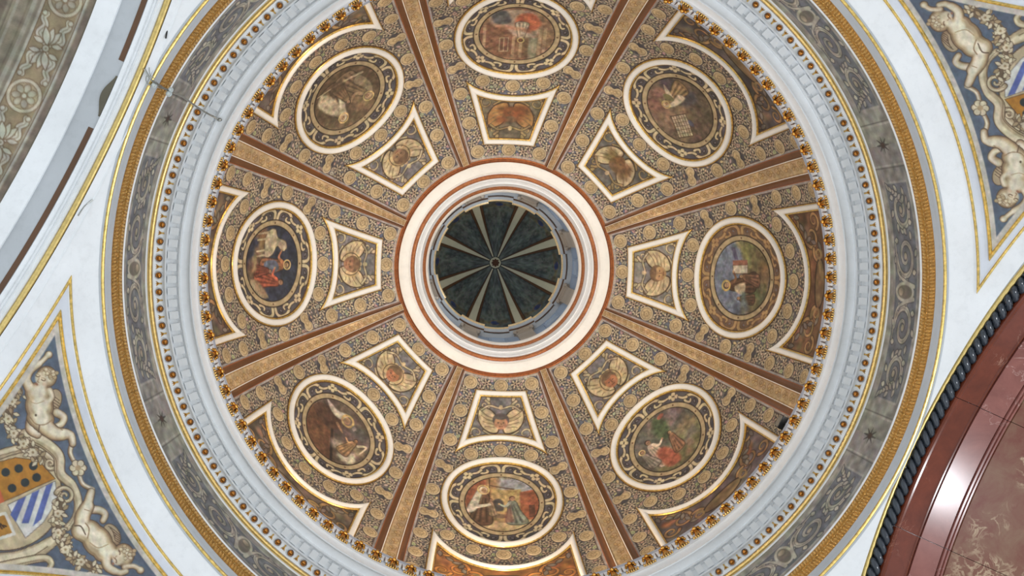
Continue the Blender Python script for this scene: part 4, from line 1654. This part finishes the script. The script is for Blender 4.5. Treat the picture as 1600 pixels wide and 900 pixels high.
def fresco():
    n, m = 330, 440
    rr, aa = np.mgrid[1.073:1.372:n * 1j, R_(22.5):R_(63.5):m * 1j]
    a, b = rr * np.cos(aa), rr * np.sin(aa)
    h = HS + np.sqrt(2 - rr * rr)
    k = 1 - .012 / (S * math.sqrt(2))
    c_, s_ = math.cos(AZ), math.sin(AZ)

    def world(u, v, hh):
        return np.stack([(u * c_ - v * s_) * S, (u * s_ + v * c_) * S, hh * S + Z0], -1)
    P = world(a * k, b * k, HS + (h - HS) * k)
    px, py = project(world(b * k, -a * k, HS + (h - HS) * k))       # the left corner, as photographed
    X, Y = px * 2.5, (py - 540) * 2.5
    c = Canvas(X, Y, (88, 98, 112), 2.6)
    c.noise(.16, 30, 3)
    lt, md, dk = (226, 216, 192), (142, 116, 86), (88, 68, 52)
    c.lx, c.ly = .25, -.55

    def limb(pts, w0, w1):
        c.line(spline(pts, 5), w0 + 6, dk, w1 + 6)
        c.line(spline(pts, 5), w0, md, w1)
        c.line([(x + 2, y - 3) for x, y in spline(pts, 5)], w0 * .62, lt, w1 * .62, 1, 8)

    def blob(x, y, rx, ry, an=0, col=lt):
        c.ell(x, y, rx + 3, ry + 3, an, dk)
        c.ell(x, y, rx, ry, an, col, 1, 3, shade=md)

    def curls(x, y, r, sd):
        rg = random.Random(sd)
        for q in range(16):
            a_ = rg.uniform(0, 6.28)
            t_ = rg.uniform(.2, 1) * r
            c.ell(x + t_ * math.cos(a_), y + t_ * math.sin(a_), 8, 7, 0, (206, 190, 158) if q % 2 else (182, 160, 124))
            c.ell(x + t_ * math.cos(a_), y + t_ * math.sin(a_), 8, 7, 0, (128, 102, 74), ring=2)

    def garland(pts, w, sd):
        rg = random.Random(sd)
        sp = spline(pts, 10)
        c.line(sp, w * 1.7, (110, 92, 70), w * 1.5)
        for x, y in sp[::2]:
            for q in range(4):
                leaf(c, x + rg.uniform(-w, w) * .8, y + rg.uniform(-w, w) * .8, w * 1.15, w * .62, rg.uniform(0, 360), (204, 190, 160) if rg.random() < .7 else (166, 144, 110), dk, 2.5)
        for x, y in sp[6::9]:
            for q in range(5):
                c.ell(x + 9 * math.cos(q * 1.257), y + 9 * math.sin(q * 1.257), 7, 7, 0, (206, 192, 162))
            c.ell(x, y, 5, 5, 0, (150, 126, 92))

    def scroll(pts, w0, w1):
        c.line(spline(pts, 7), w0 + 8, dk, w1 + 6)
        c.line(spline(pts, 7), w0, (176, 158, 126), w1)
        c.line([(x + w0 * .12, y - w0 * .14) for x, y in spline(pts, 7)], w0 * .5, (212, 198, 166), w1 * .5, 1, 6)
        c.line([(x - w0 * .25, y + w0 * .25) for x, y in spline(pts, 7)], w0 * .10, (120, 98, 72), w1 * .1)
    # cartouche and shield
    c.poly(spline([(-160, 470), (-60, 420), (60, 405), (150, 420), (225, 500), (240, 600), (200, 710), (110, 780), (0, 800), (-120, 760)], 6, True), (190, 172, 138), edge=dk, ew=5)
    c.poly([(-150, 520), (-60, 470), (60, 437), (150, 448), (216, 520), (10, 612), (-120, 660)], (172, 118, 44), edge=(90, 64, 40), ew=3)
    for x, y in ((22, 495), (73, 480), (130, 470), (47, 557), (98, 535), (143, 515)):
        c.ell(x, y, 17, 17, 0, (46, 52, 52))
    c.poly([(-120, 560), (0, 560), (18, 610), (-120, 665)], (190, 96, 60))
    c.poly([(30, 622), (216, 528), (224, 604), (170, 690), (100, 752), (62, 690)], (206, 204, 196), edge=(120, 110, 100), ew=3)
    for q in range(3):
        x0, y0 = 48 + 62 * q, 622 - 32 * q
        c.poly([(x0, y0), (x0 + 36, y0 - 18), (x0 + 68 - 14 * q, y0 + 60 + 8 * q), (x0 + 40 - 26 * q, y0 + 118 - 6 * q)] if False else
               [(70 + 55 * q, 604 - 28 * q), (103 + 52 * q, 588 - 26 * q), (62 + 50 * q, 690 + 4 * q - (0 if q < 2 else 20)), (40 + 44 * q, 660 + 34 * q - (0 if q < 2 else 22))], (88, 100, 156))
    c.poly([(-120, 690), (20, 655), (56, 735), (-120, 790)], (168, 118, 48), edge=(214, 208, 194), ew=12)
    for q in range(3):
        c.line([(-8 + 10 * q, 690 + 6 * q), (8 + 8 * q, 716 - 5 * q)], 6, (60, 40, 24))
    # cartouche scrolls
    scroll([(-40, 440), (30, 415), (110, 400), (180, 425), (205, 458)], 34, 22)
    scroll(spiral(196, 462, 24, 1.3, 0), 12, 5)
    scroll([(100, 350), (170, 378), (228, 430), (236, 500), (280, 545), (305, 610), (296, 670), (262, 712)], 46, 22)
    scroll(spiral(254, 588, 36, 1.4, 200), 15, 5)
    scroll([(-60, 850), (60, 838), (150, 800), (205, 765)], 78, 40)
    scroll([(-60, 880), (60, 850), (170, 830), (200, 850), (190, 872)], 34, 16)
    garland([(70, 180), (34, 250), (40, 320), (80, 370), (120, 410), (160, 440)], 24, 2)
    garland([(236, 615), (222, 690), (240, 770), (290, 830), (380, 872)], 25, 4)
    def body(parts):
        """one painted figure: outline, body colour, half light and light laid over the whole silhouette in turn"""
        for g, col, so, dx, dy in ((3.5, dk, None, 0, 0), (0, md, None, 0, 0), (-.16, (184, 162, 128), 7, 1, -1), (-.42, lt, 12, 3, -4)):
            for p in parts:
                if p[0] == 'e':
                    _, x, y, rx, ry, an = p
                    e_ = g if g > 0 else 0
                    k_ = 1 + (g if g < 0 else 0)
                    c.ell(x + dx, y + dy, rx * k_ + e_, ry * k_ + e_, an, col, 1 if g > -.3 else .85, so)
                else:
                    _, pts, w0, w1 = p
                    e_ = 2 * g if g > 0 else 0
                    k_ = 1 + (g if g < 0 else 0)
                    c.line([(x + dx, y + dy) for x, y in spline(pts, 5)], w0 * k_ + e_, col, w1 * k_ + e_, 1 if g > -.3 else .85, so)

    # ribbon and flower between the two children
    limb([(286, 372), (274, 420), (300, 470)], 17, 12)
    limb([(306, 490), (322, 540), (362, 562)], 14, 14)
    # upper child
    blob(208, 216, 30, 46, 20, (198, 180, 148))
    for q in range(5):
        c.line(spline([(192, 196 + 10 * q), (212, 200 + 12 * q), (232, 214 + 12 * q)], 4), 3, dk)
    body([('l', [(220, 262), (248, 280), (240, 306), (216, 318)], 30, 20), ('l', [(128, 286), (120, 326), (146, 348)], 46, 26)])
    body([('e', 148, 186, 48, 40, 0), ('e', 154, 236, 53, 62, -8), ('e', 158, 284, 52, 40, 10), ('l', [(160, 300), (212, 342), (256, 346)], 66, 40),
          ('l', [(250, 344), (276, 352), (284, 384)], 36, 22), ('l', [(116, 166), (102, 132), (118, 98), (152, 72)], 38, 22), ('l', [(150, 74), (172, 54), (188, 36)], 16, 14),
          ('e', 190, 36, 13, 12, 0), ('e', 182, 122, 38, 40, 0), ('l', [(166, 150), (156, 172)], 40, 44), ('l', [(192, 178), (200, 204), (180, 226)], 26, 18)])
    curls(192, 110, 30, 11)
    c.ell(160, 130, 22, 26, -20, (220, 204, 174), .9, 8)
    for ex, ey in ((148, 118), (170, 133)):
        c.line(spline([(ex - 8, ey), (ex, ey + 4), (ex + 7, ey + 2)], 3), 4, (104, 74, 54))
        c.line(spline([(ex - 8, ey - 7), (ex, ey - 6), (ex + 8, ey - 2)], 3), 2.5, (150, 118, 86))
    c.line([(153, 128), (146, 140), (152, 144)], 3, (146, 112, 82))
    c.ell(143, 151, 6, 4, 30, (150, 104, 80))
    c.ell(172, 150, 8, 7, 0, (206, 168, 138), .6, 6)
    c.line(spline([(116, 216), (140, 226), (172, 216)], 5), 3, (168, 144, 110))
    c.ell(140, 272, 4, 5, 0, dk)
    c.line(spline([(118, 280), (140, 306), (176, 308), (206, 288)], 5), 4, md)
    c.line(spline([(154, 312), (150, 338)], 5), 4, dk)
    c.line(spline([(232, 322), (244, 330)], 3), 3, md)
    # lower child
    blob(438, 738, 28, 44, -30, (198, 180, 148))
    for q in range(5):
        c.line(spline([(424 + 7 * q, 706 + 8 * q), (448, 722 + 9 * q), (470, 742 + 7 * q)], 4), 3, dk)
    body([('l', [(352, 640), (390, 644), (410, 660), (402, 684)], 30, 20)])
    body([('l', [(356, 572), (348, 600), (340, 632)], 26, 36), ('l', [(342, 628), (324, 664), (320, 706)], 48, 62), ('e', 314, 722, 34, 38, 0), ('e', 346, 728, 50, 46, 0), ('e', 380, 764, 54, 66, -38),
          ('e', 410, 802, 46, 40, -30), ('l', [(414, 814), (418, 860), (446, 882)], 40, 26), ('l', [(444, 880), (470, 888), (492, 882)], 24, 18), ('e', 482, 818, 40, 43, 0),
          ('l', [(440, 812), (462, 820)], 40, 40), ('l', [(484, 866), (520, 862), (546, 876)], 16, 13), ('e', 548, 878, 13, 12, 0)])
    curls(494, 804, 32, 12)
    c.ell(462, 832, 22, 27, 20, (220, 204, 174), .9, 8)
    for ex, ey in ((466, 808), (452, 840)):
        c.line(spline([(ex - 2, ey - 8), (ex + 3, ey), (ex + 2, ey + 8)], 3), 4, (104, 74, 54))
    c.line([(456, 822), (446, 832), (444, 826)], 3, (146, 112, 82))
    c.ell(442, 852, 6, 4, 60, (150, 104, 80))
    c.line(spline([(334, 694), (348, 716), (342, 752)], 5), 5, md)
    c.line(spline([(292, 704), (316, 706), (334, 738)], 5), 5, dk)
    c.line(spline([(352, 770), (384, 790), (422, 776)], 5), 4, (168, 144, 110))
    c.line(spline([(330, 640), (350, 646)], 3), 3, md)
    for q in range(6):
        c.ell(305 + 21 * math.cos(q * 1.047), 478 + 21 * math.sin(q * 1.047), 15, 14, 0, dk)
        c.ell(305 + 20 * math.cos(q * 1.047), 478 + 20 * math.sin(q * 1.047), 12, 12, 0, (206, 192, 162))
    c.ell(305, 478, 11, 11, 0, (170, 146, 112))
    # painted cream border
    d = np.minimum(np.minimum(UA_IN - .003 - a, UB_IN - .003 - b), H_IN - .003 - h)
    w = np.clip((.0105 - d) / .002, 0, 1)[..., None]
    c.c = c.c * (1 - w) + np.array((196, 188, 176)) * w
    c.noise(.12, 5, 7)
    return c.mesh('painting', P, (h < H_IN) & (a < UA_IN) & (b < UB_IN))


fres = fresco()
pb0 = Vector(sph_pt(.93, .93))
fres.transform(Matrix.Translation(-pb0))
pf = []
for nm, hh, ua, ub, pr, m in (('gilt_frame', H_IN, UA_IN, UB_IN, [(-.020, 0), (-.020, .018), (-.010, .030), (-.002, .020), (.004, .020), (.012, .034), (.020, .018), (.020, 0)], M_GOLD),
                          ('marbled_band', (H_IN + H_OUT) / 2, (UA_IN + UA_OUT) / 2, (UB_IN + UB_OUT) / 2, [(-.050, .0), (-.046, .010), (.046, .010), (.050, 0)], mat_plaster('marbled_white', (206, 210, 218), .12)),
                          ('gilt_bead', H_OUT, UA_OUT, UB_OUT, [(-.015, 0), (-.013, .014), (0, .022), (.013, .014), (.015, 0)], M_GOLD)):
    v, f = pend_frame(hh, ua, ub, pr)
    me = mesh(nm, v - np.array(pb0), f, m, True, 40)
    pf.append((nm, me))
for q, lb in ((3, 'blue fresco triangle with putti around a shield, beside the painted vault'), (1, 'blue fresco triangle with putti and scrolls, beside the red marble arch')):
    ang = PI / 2 * q
    e = empty('pendentive_fresco', (pb0.x * math.cos(ang) - pb0.y * math.sin(ang), pb0.x * math.sin(ang) + pb0.y * math.cos(ang), pb0.z), label=lb, cat='fresco', group='pendentive frescoes')
    e.rotation_euler = (0, 0, ang)
    obj('painting', fres, e)
    for nm, me in pf:
        obj(nm, me, e)


# ------------------------------------------------------------------ arches
def arch_sweep(prof, hc, sg=1, t0=-62, t1=62, n=120, axis=0):
    v, f = [], []
    for i in range(n + 1):
        th = R_(t0 + (t1 - t0) * i / n)
        for (u, r) in prof:
            vv, hh = r * math.sin(th), hc + r * math.cos(th)
            v.append(arch_pt(sg * u, vv, hh) if axis == 0 else arch_pt(-vv, sg * u, hh))
    m = len(prof)
    for i in range(n):
        for k in range(m - 1):
            f.append((i * m + k, i * m + k + 1, (i + 1) * m + k + 1, (i + 1) * m + k))
    return v, np.array(f)


HA = 1.845
vl = obj('ceiling_vault_left', mesh('vault_left', *arch_sweep([(1.164, .9745), (1.168, .979), (1.9, .979)], HA), mat_plaster('vault_grey', (138, 130, 116), .15)),
         kind='structure', label='painted barrel vault with rosette band beyond the white arch', cat='vault')
trim_a = obj('trim_17', mesh('arch_mouldings', *arch_sweep([(.997, 1.006), (1.012, 1.0015), (1.030, .990), (1.0335, .984), (1.0365, .984), (1.038, .979), (1.0425, .982), (1.0445, .977),
                             (1.049, .980), (1.051, .975), (1.0585, .9745)], HA), M_WHITE, True, 30),
             kind='structure', label='white stepped mouldings of the painted vault arch', cat='moulding')
obj('trim_18', mesh('arch_shade_grey', *arch_sweep([(1.0585, .9745), (1.0595, .9772), (1.074, .9775), (1.1145, .980)], HA), M_GREYW, True, 30), kind='structure', label='band of the painted vault arch, its shade painted pale grey', cat='moulding')  # grey colour stands in for the shade on this band
obj('trim_19', mesh('arch_white', *arch_sweep([(1.1145, .980), (1.1155, .974), (1.165, .974), (1.166, .978)], HA), M_WHITE, True, 30), kind='structure', label='broad white band edging the painted vault', cat='moulding')
tube = [(1.0226 + .0078 * math.cos(2 * PI * i / 12), .9959 + .0078 * math.sin(2 * PI * i / 12)) for i in range(13)]
obj('trim_20', mesh('arch_tube', *arch_sweep(tube, 1.8417), M_BRASS, True, 60), kind='structure', label='thick gilded rod along the white arch of the painted vault', cat='moulding')
for (a, b) in ((4.6, 40), (-40, -5.2)):
    obj('slot_inlay', mesh('slot_inlay', *arch_sweep([(1.0605, .9765), (1.062, .9768), (1.0715, .9768), (1.073, .9765)], HA, 1, a, b, 40), M_DARKB), trim_a, label='long brown slot')
lv, lf_ = [], []
for i in range(21):
    t = R_(2.5 - 5.9 * i / 20)
    w = .0150 * math.sin(PI * i / 20) ** 1.5 + .003
    for u, r in ((1.0600, .9762), (1.0605, .9752), (1.0605 + w, .9748), (1.0605 + w, .981)):
        lv.append(arch_pt(u, r * math.sin(t), HA + r * math.cos(t)))
for i in range(20):
    for q in range(3):
        lf_.append((i * 4 + q, i * 4 + q + 1, i * 4 + q + 5, i * 4 + q + 4))
obj('leaf_inlay', mesh('leaf_inlay', lv, np.array(lf_), mat_plaster('grey_brown_paint', (92, 86, 70), .3)), trim_a, label='brown leaf shaped inlay at the arch crown')


def vault_band():
    W = R_(52) * .979 * 5
    X, Y = grid(-W, W, 0, 1.05, .0115)
    c = Canvas(X, Y, (134, 124, 104), .012)
    c.noise(.14, 30, 5)
    lt, md, dk = (178, 174, 156), (128, 116, 94), (106, 84, 60)
    c.poly([(-W, .125), (W, .125), (W, .51), (-W, .51)], (138, 122, 94))
    for y, w, col in ((.03, .06, (120, 106, 92)), (.085, .03, (168, 164, 150)), (.105, .012, dk), (.118, .012, (158, 152, 134)), (.515, .012, dk), (.535, .03, (164, 160, 146)), (.57, .02, (120, 112, 98)),
                      (.62, .05, (150, 144, 128)), (.68, .012, (106, 92, 76)), (.80, .03, (150, 144, 128)), (.86, .012, (96, 84, 70)), (.95, .1, (112, 100, 84))):
        c.line([(-W, y), (W, y)], w, col)
    step = R_(13.9) * .979 * 5
    x0 = R_(-5.0) * .979 * 5
    c.lx, c.ly = -.5, .4
    for q in range(-5, 6):
        x = x0 + q * step
        c.ell(x, .315, .205, .205, 0, dk)
        c.ell(x, .315, .195, .195, 0, (176, 168, 146))
        c.ell(x, .315, .158, .158, 0, dk)
        c.ell(x, .315, .150, .150, 0, (150, 136, 108))
        for p in range(7):
            a = p * 2 * PI / 7
            c.ell(x + .09 * math.cos(a), .315 + .09 * math.sin(a), .056, .044, math.degrees(a), dk)
            c.ell(x + .09 * math.cos(a), .315 + .09 * math.sin(a), .049, .037, math.degrees(a), lt, shade=md)
        c.ell(x, .315, .034, .034, 0, dk)
        c.ell(x, .315, .026, .026, 0, lt)
        xm = x + step / 2
        for s in (-1, 1):
            for t in (-1, 1):
                p = spline([(xm + s * .06, .315 + t * .02), (xm + s * .13, .315 + t * .14), (xm + s * .24, .315 + t * .10), (xm + s * .31, .315 + t * .15), (xm + s * .37, .315 + t * .13)], 6)
                c.line(p, .094, dk, .080)
                c.line(p, .070, lt, .058)
                c.line(p, .012, md, .010)
                c.ell(xm + s * .37, .315 + t * .155, .036, .036, 0, dk)
                c.ell(xm + s * .37, .315 + t * .155, .026, .026, 0, lt)
                leaf(c, xm + s * .05, .315 + t * .05, .13, .06, 90 * t - s * t * 10, lt, dk, .010)
            for an in (-26, 0, 26):
                leaf(c, xm + s * .04, .315, .21, .085, (0 if s > 0 else 180) + an, lt, dk, .012)
        c.ell(xm, .315, .045, .045, 0, dk)
        c.ell(xm, .315, .034, .034, 0, lt)
        c.ell(xm, .315, .014, .014, 0, md)
    c.noise(.16, 6, 9)
    th = X / (.979 * 5)
    u = 1.169 + Y / 5
    r = .9778
    cc, ss = math.cos(AZ), math.sin(AZ)
    vv, hh = r * np.sin(th), HA + r * np.cos(th)
    P = np.stack([(u * cc - vv * ss) * S, (u * ss + vv * cc) * S, hh * S + Z0], -1)
    return c.mesh('rosette_band', P)


obj('rosette_band', vault_band(), vl)

# red marble arch
HB = 1.953
trim_b = obj('trim_21', mesh('arch_white_b', *arch_sweep([(.999, .935), (1.003, .918), (1.0125, .9135), (1.0128, .925)], HB, -1), M_WHITE, True, 30), kind='structure',
             label='narrow white fillet of the red marble arch', cat='moulding')
tube = [(1.0095 + .0060 * math.cos(2 * PI * i / 12), .9125 + .0060 * math.sin(2 * PI * i / 12)) for i in range(13)]
obj('trim_22', mesh('arch_tube_b', *arch_sweep(tube, HB, -1), M_BRASS, True, 60), kind='structure', label='gilded rod along the red marble arch', cat='moulding')
vr = obj('ceiling_vault_right', mesh('vault_right', *arch_sweep([(1.0122, .9145), (1.9, .913)], HB, -1), M_ROPE), kind='structure', label='red marble arch and vault beyond the crossing', cat='vault')
P1 = [(1.0405, .912), (1.0405, .902), (1.0425, .896), (1.0465, .893), (1.051, .893), (1.0535, .8955), (1.103, .9055), (1.105, .9035), (1.109, .9035), (1.1095, .912)]
P2 = [(1.1100, .912), (1.1105, .8985), (1.1720, .8990), (1.1725, .912)]
P3 = [(1.1735, .912), (1.1740, .900), (1.1765, .896), (1.1800, .896), (1.1815, .9005), (1.1835, .9005), (1.1860, .897), (1.1900, .897), (1.1915, .902), (1.1925, .912)]
P4 = [(1.1935, .912), (1.1935, .904), (1.1960, .9015), (1.40, .9015), (1.402, .904), (1.402, .912)]
P5 = [(1.4035, .912), (1.4040, .8985), (1.46, .8985), (1.4605, .912)]
P6 = [(1.4615, .912), (1.462, .9015), (1.88, .9015), (1.881, .912)]
JN = [-61, -33, -11, 11, 33, 61]


def block_caps(v, f, m, n):
    f = [tuple(q) for q in f]
    f.append(tuple(range(m)))
    f.append(tuple(n * m + i for i in reversed(range(m))))
    return v, f


for nm, pr, m in (('marble_block', P1, M_RED), ('marble_slab', P2, M_RED2), ('marble_fillet', P3, M_RED2), ('marble_panel', P4, M_RED3), ('marble_slab', P5, M_RED2), ('marble_panel', P6, M_RED3)):
    for a, b in zip(JN[:-1], JN[1:]):
        v, f = arch_sweep(pr, HB, -1, a + .045, b - .045, 36)
        v, f = block_caps(v, f, len(pr), 36)
        obj(nm, mesh(nm, v, f, m, True, 30), vr)
# twisted dark moulding, bead by bead
bead = ellipsoid((0, 0, 0), .112, .052, .056, 14, 8)
bead = ([(x, y + .030 * math.sin(x * 17) * (1 if True else 0), z) for x, y, z in bead[0]], bead[1])
bead_me = mesh('rope_bead', *bead, M_ROPE, True, 60)
thb = -60.0
while thb < 60:
    th = R_(thb)
    r = .9075
    p = Vector(arch_pt(-1.0285, r * math.sin(th), HB + r * math.cos(th)))
    p2 = Vector(arch_pt(-1.0285, r * math.sin(th + .01), HB + r * math.cos(th + .01)))
    x = (p2 - p).normalized()
    y = Vector((math.cos(AZ), math.sin(AZ), 0))
    z = x.cross(y).normalized()
    x2 = (x * math.cos(R_(16)) + y * math.sin(R_(16)))
    y2 = z.cross(x2)
    o = obj('rope_bead', bead_me, trim_b)
    o.matrix_local = Matrix(((x2.x, y2.x, z.x, p.x), (x2.y, y2.y, z.y, p.y), (x2.z, y2.z, z.z, p.z), (0, 0, 0, 1)))
    thb += 1.62

# the two plain side arches, outside the picture
for nm, sg, lb in (('ceiling_vault_top', 1, 'plain white barrel vault on the side of the painted vault pendentive'), ('ceiling_vault_bottom', -1, 'plain white barrel vault opposite the first side vault')):
    obj(nm, mesh(nm, *arch_sweep([(1.027, .974), (1.035, .962), (1.9, .962)], HS, sg, -62, 62, 60, 1), M_WHITE, True, 30), kind='structure', label=lb, cat='vault')


# ------------------------------------------------------------------ small things
def unproj(px, py, h):
    d = np.array([(px - 800) / F, (py - 450) / F, 1]) @ RM
    d /= d[2]
    return Vector((CX * S + d[0] * h * S, CY * S + d[1] * h * S, Z0 + h * S))


def tube_path(pts, r, n=8):
    sp = [Vector(p) for p in spline([tuple(p) for p in pts], 8)]
    v, f = [], []
    for i, p in enumerate(sp):
        d = (sp[min(i + 1, len(sp) - 1)] - sp[max(i - 1, 0)]).normalized()
        a = d.orthogonal().normalized()
        b = d.cross(a)
        for k in range(n):
            t = 2 * PI * k / n
            v.append(p + (a * math.cos(t) + b * math.sin(t)) * r)
    for i in range(len(sp) - 1):
        for k in range(n):
            j = (k + 1) % n
            f.append((i * n + k, i * n + j, (i + 1) * n + j, (i + 1) * n + k))
    f.append(tuple(range(n)))
    f.append(tuple((len(sp) - 1) * n + k for k in reversed(range(n))))
    return [tuple(p) for p in v], f


M_GLASS = mat_plaster('porcelain', (188, 196, 196), .1, .2)
rod = [unproj(226, 108, 2.826), unproj(238, 126, 2.835), unproj(264, 142, 2.89), unproj(284, 150, 2.98), unproj(303, 164, 3.07), unproj(322, 176, 3.15), unproj(343, 187, 3.188)]
e = empty('wire_bracket', tuple(rod[-1]), label='bent grey wire bracket with insulators spanning the ring beside the painted vault', cat='bracket')


def rel(vf):
    return [tuple(Vector(p) - rod[-1]) for p in vf[0]], vf[1]


obj('rod', mesh('rod', *rel(tube_path(rod, .012)), M_STEEL), e)
obj('strand', mesh('strand', *rel(tube_path([rod[0] + Vector((.05, -.02, 0)), unproj(234, 116, 2.825), unproj(240, 122, 2.83), unproj(246, 130, 2.84), rod[2]], .006)), M_STEEL), e)
obj('strand', mesh('strand', *rel(tube_path([unproj(229, 118, 2.83), unproj(228, 126, 2.83), unproj(234, 133, 2.835), unproj(252, 138, 2.86), rod[2]], .007)), M_STEEL), e)
for (x, y, h, r) in ((240, 133, 2.84, .026), (263, 146, 2.885, .030), (266, 140, 2.885, .026)):
    p = unproj(x, y, h)
    obj('insulator', mesh('insulator', *rel(join([ellipsoid(tuple(p), r, r, r * 1.4, 10, 6), ellipsoid((p.x, p.y, p.z + r * .9), r * 1.25, r * 1.25, r * .35, 10, 4)])), M_GLASS), e)
p = unproj(343, 187, 3.188)
obj('hook', mesh('hook', *rel(join([ellipsoid(tuple(p), .035, .025, .035, 10, 6), tube_path([p, p + Vector((.02, .01, .06))], .012)])), M_STEEL), e)

# hairline cables on the white arch
for pts, lb in (([(146, 14, 2.822), (152, 16, 2.822), (158, 20, 2.822)], 'short broken cable end on the white vault band'),
                ([(178, 35, 2.826), (184, 38, 2.826), (190, 40, 2.826)], 'short dark cable hook on the grey arch band')):
    q = [unproj(*a) for a in pts]
    v, f = tube_path(q, .006)
    obj('cable_end', mesh('cable_end', v, f, M_DARKB), label=lb, cat='cable')
q = [unproj(122, 337, 2.80), unproj(132, 322, 2.81), unproj(145, 312, 2.82)]
obj('hanging_wire', mesh('hanging_wire', *tube_path(q, .008), M_STEEL), label='thin curved wire below the gilded rod of the white arch', cat='wire')
q = [unproj(262, 0, 2.835), unproj(263, 30, 2.835), unproj(259, 60, 2.83)]
obj('hanging_wire', mesh('hanging_wire', *tube_path(q, .010), M_BLACK), label='black flex hanging along the gilded rod near the wire bracket', cat='wire')

# unlit floodlight standing on the cornice ledge
fp = unproj(1224, 661, 3.43)
a = math.atan2(fp.y, fp.x)
e = empty('floodlight', (fp.x, fp.y, 3.30 * S + Z0), label='small black floodlight standing on the cornice ledge beside a rib', cat='floodlight')
e.rotation_euler = (0, 0, a)
hz = fp.z - (3.30 * S + Z0)
obj('head', mesh('head', *box((-.07, -.10, hz - .09), (.09, .10, hz + .09)), M_BLACK, False), e)
obj('lens', mesh('lens', *box((-.078, -.085, hz - .075), (-.07, .085, hz + .075)), M_STEEL, False), e)
obj('pole', mesh('pole', *tube_path([(.0, 0, 0), (.0, 0, hz * .5), (.0, 0, hz - .08)], .02), M_BLACK), e)
obj('foot', mesh('foot', *join([ellipsoid((0, 0, 0.0), .12, .12, .02, 12, 4)]), M_BLACK), e)
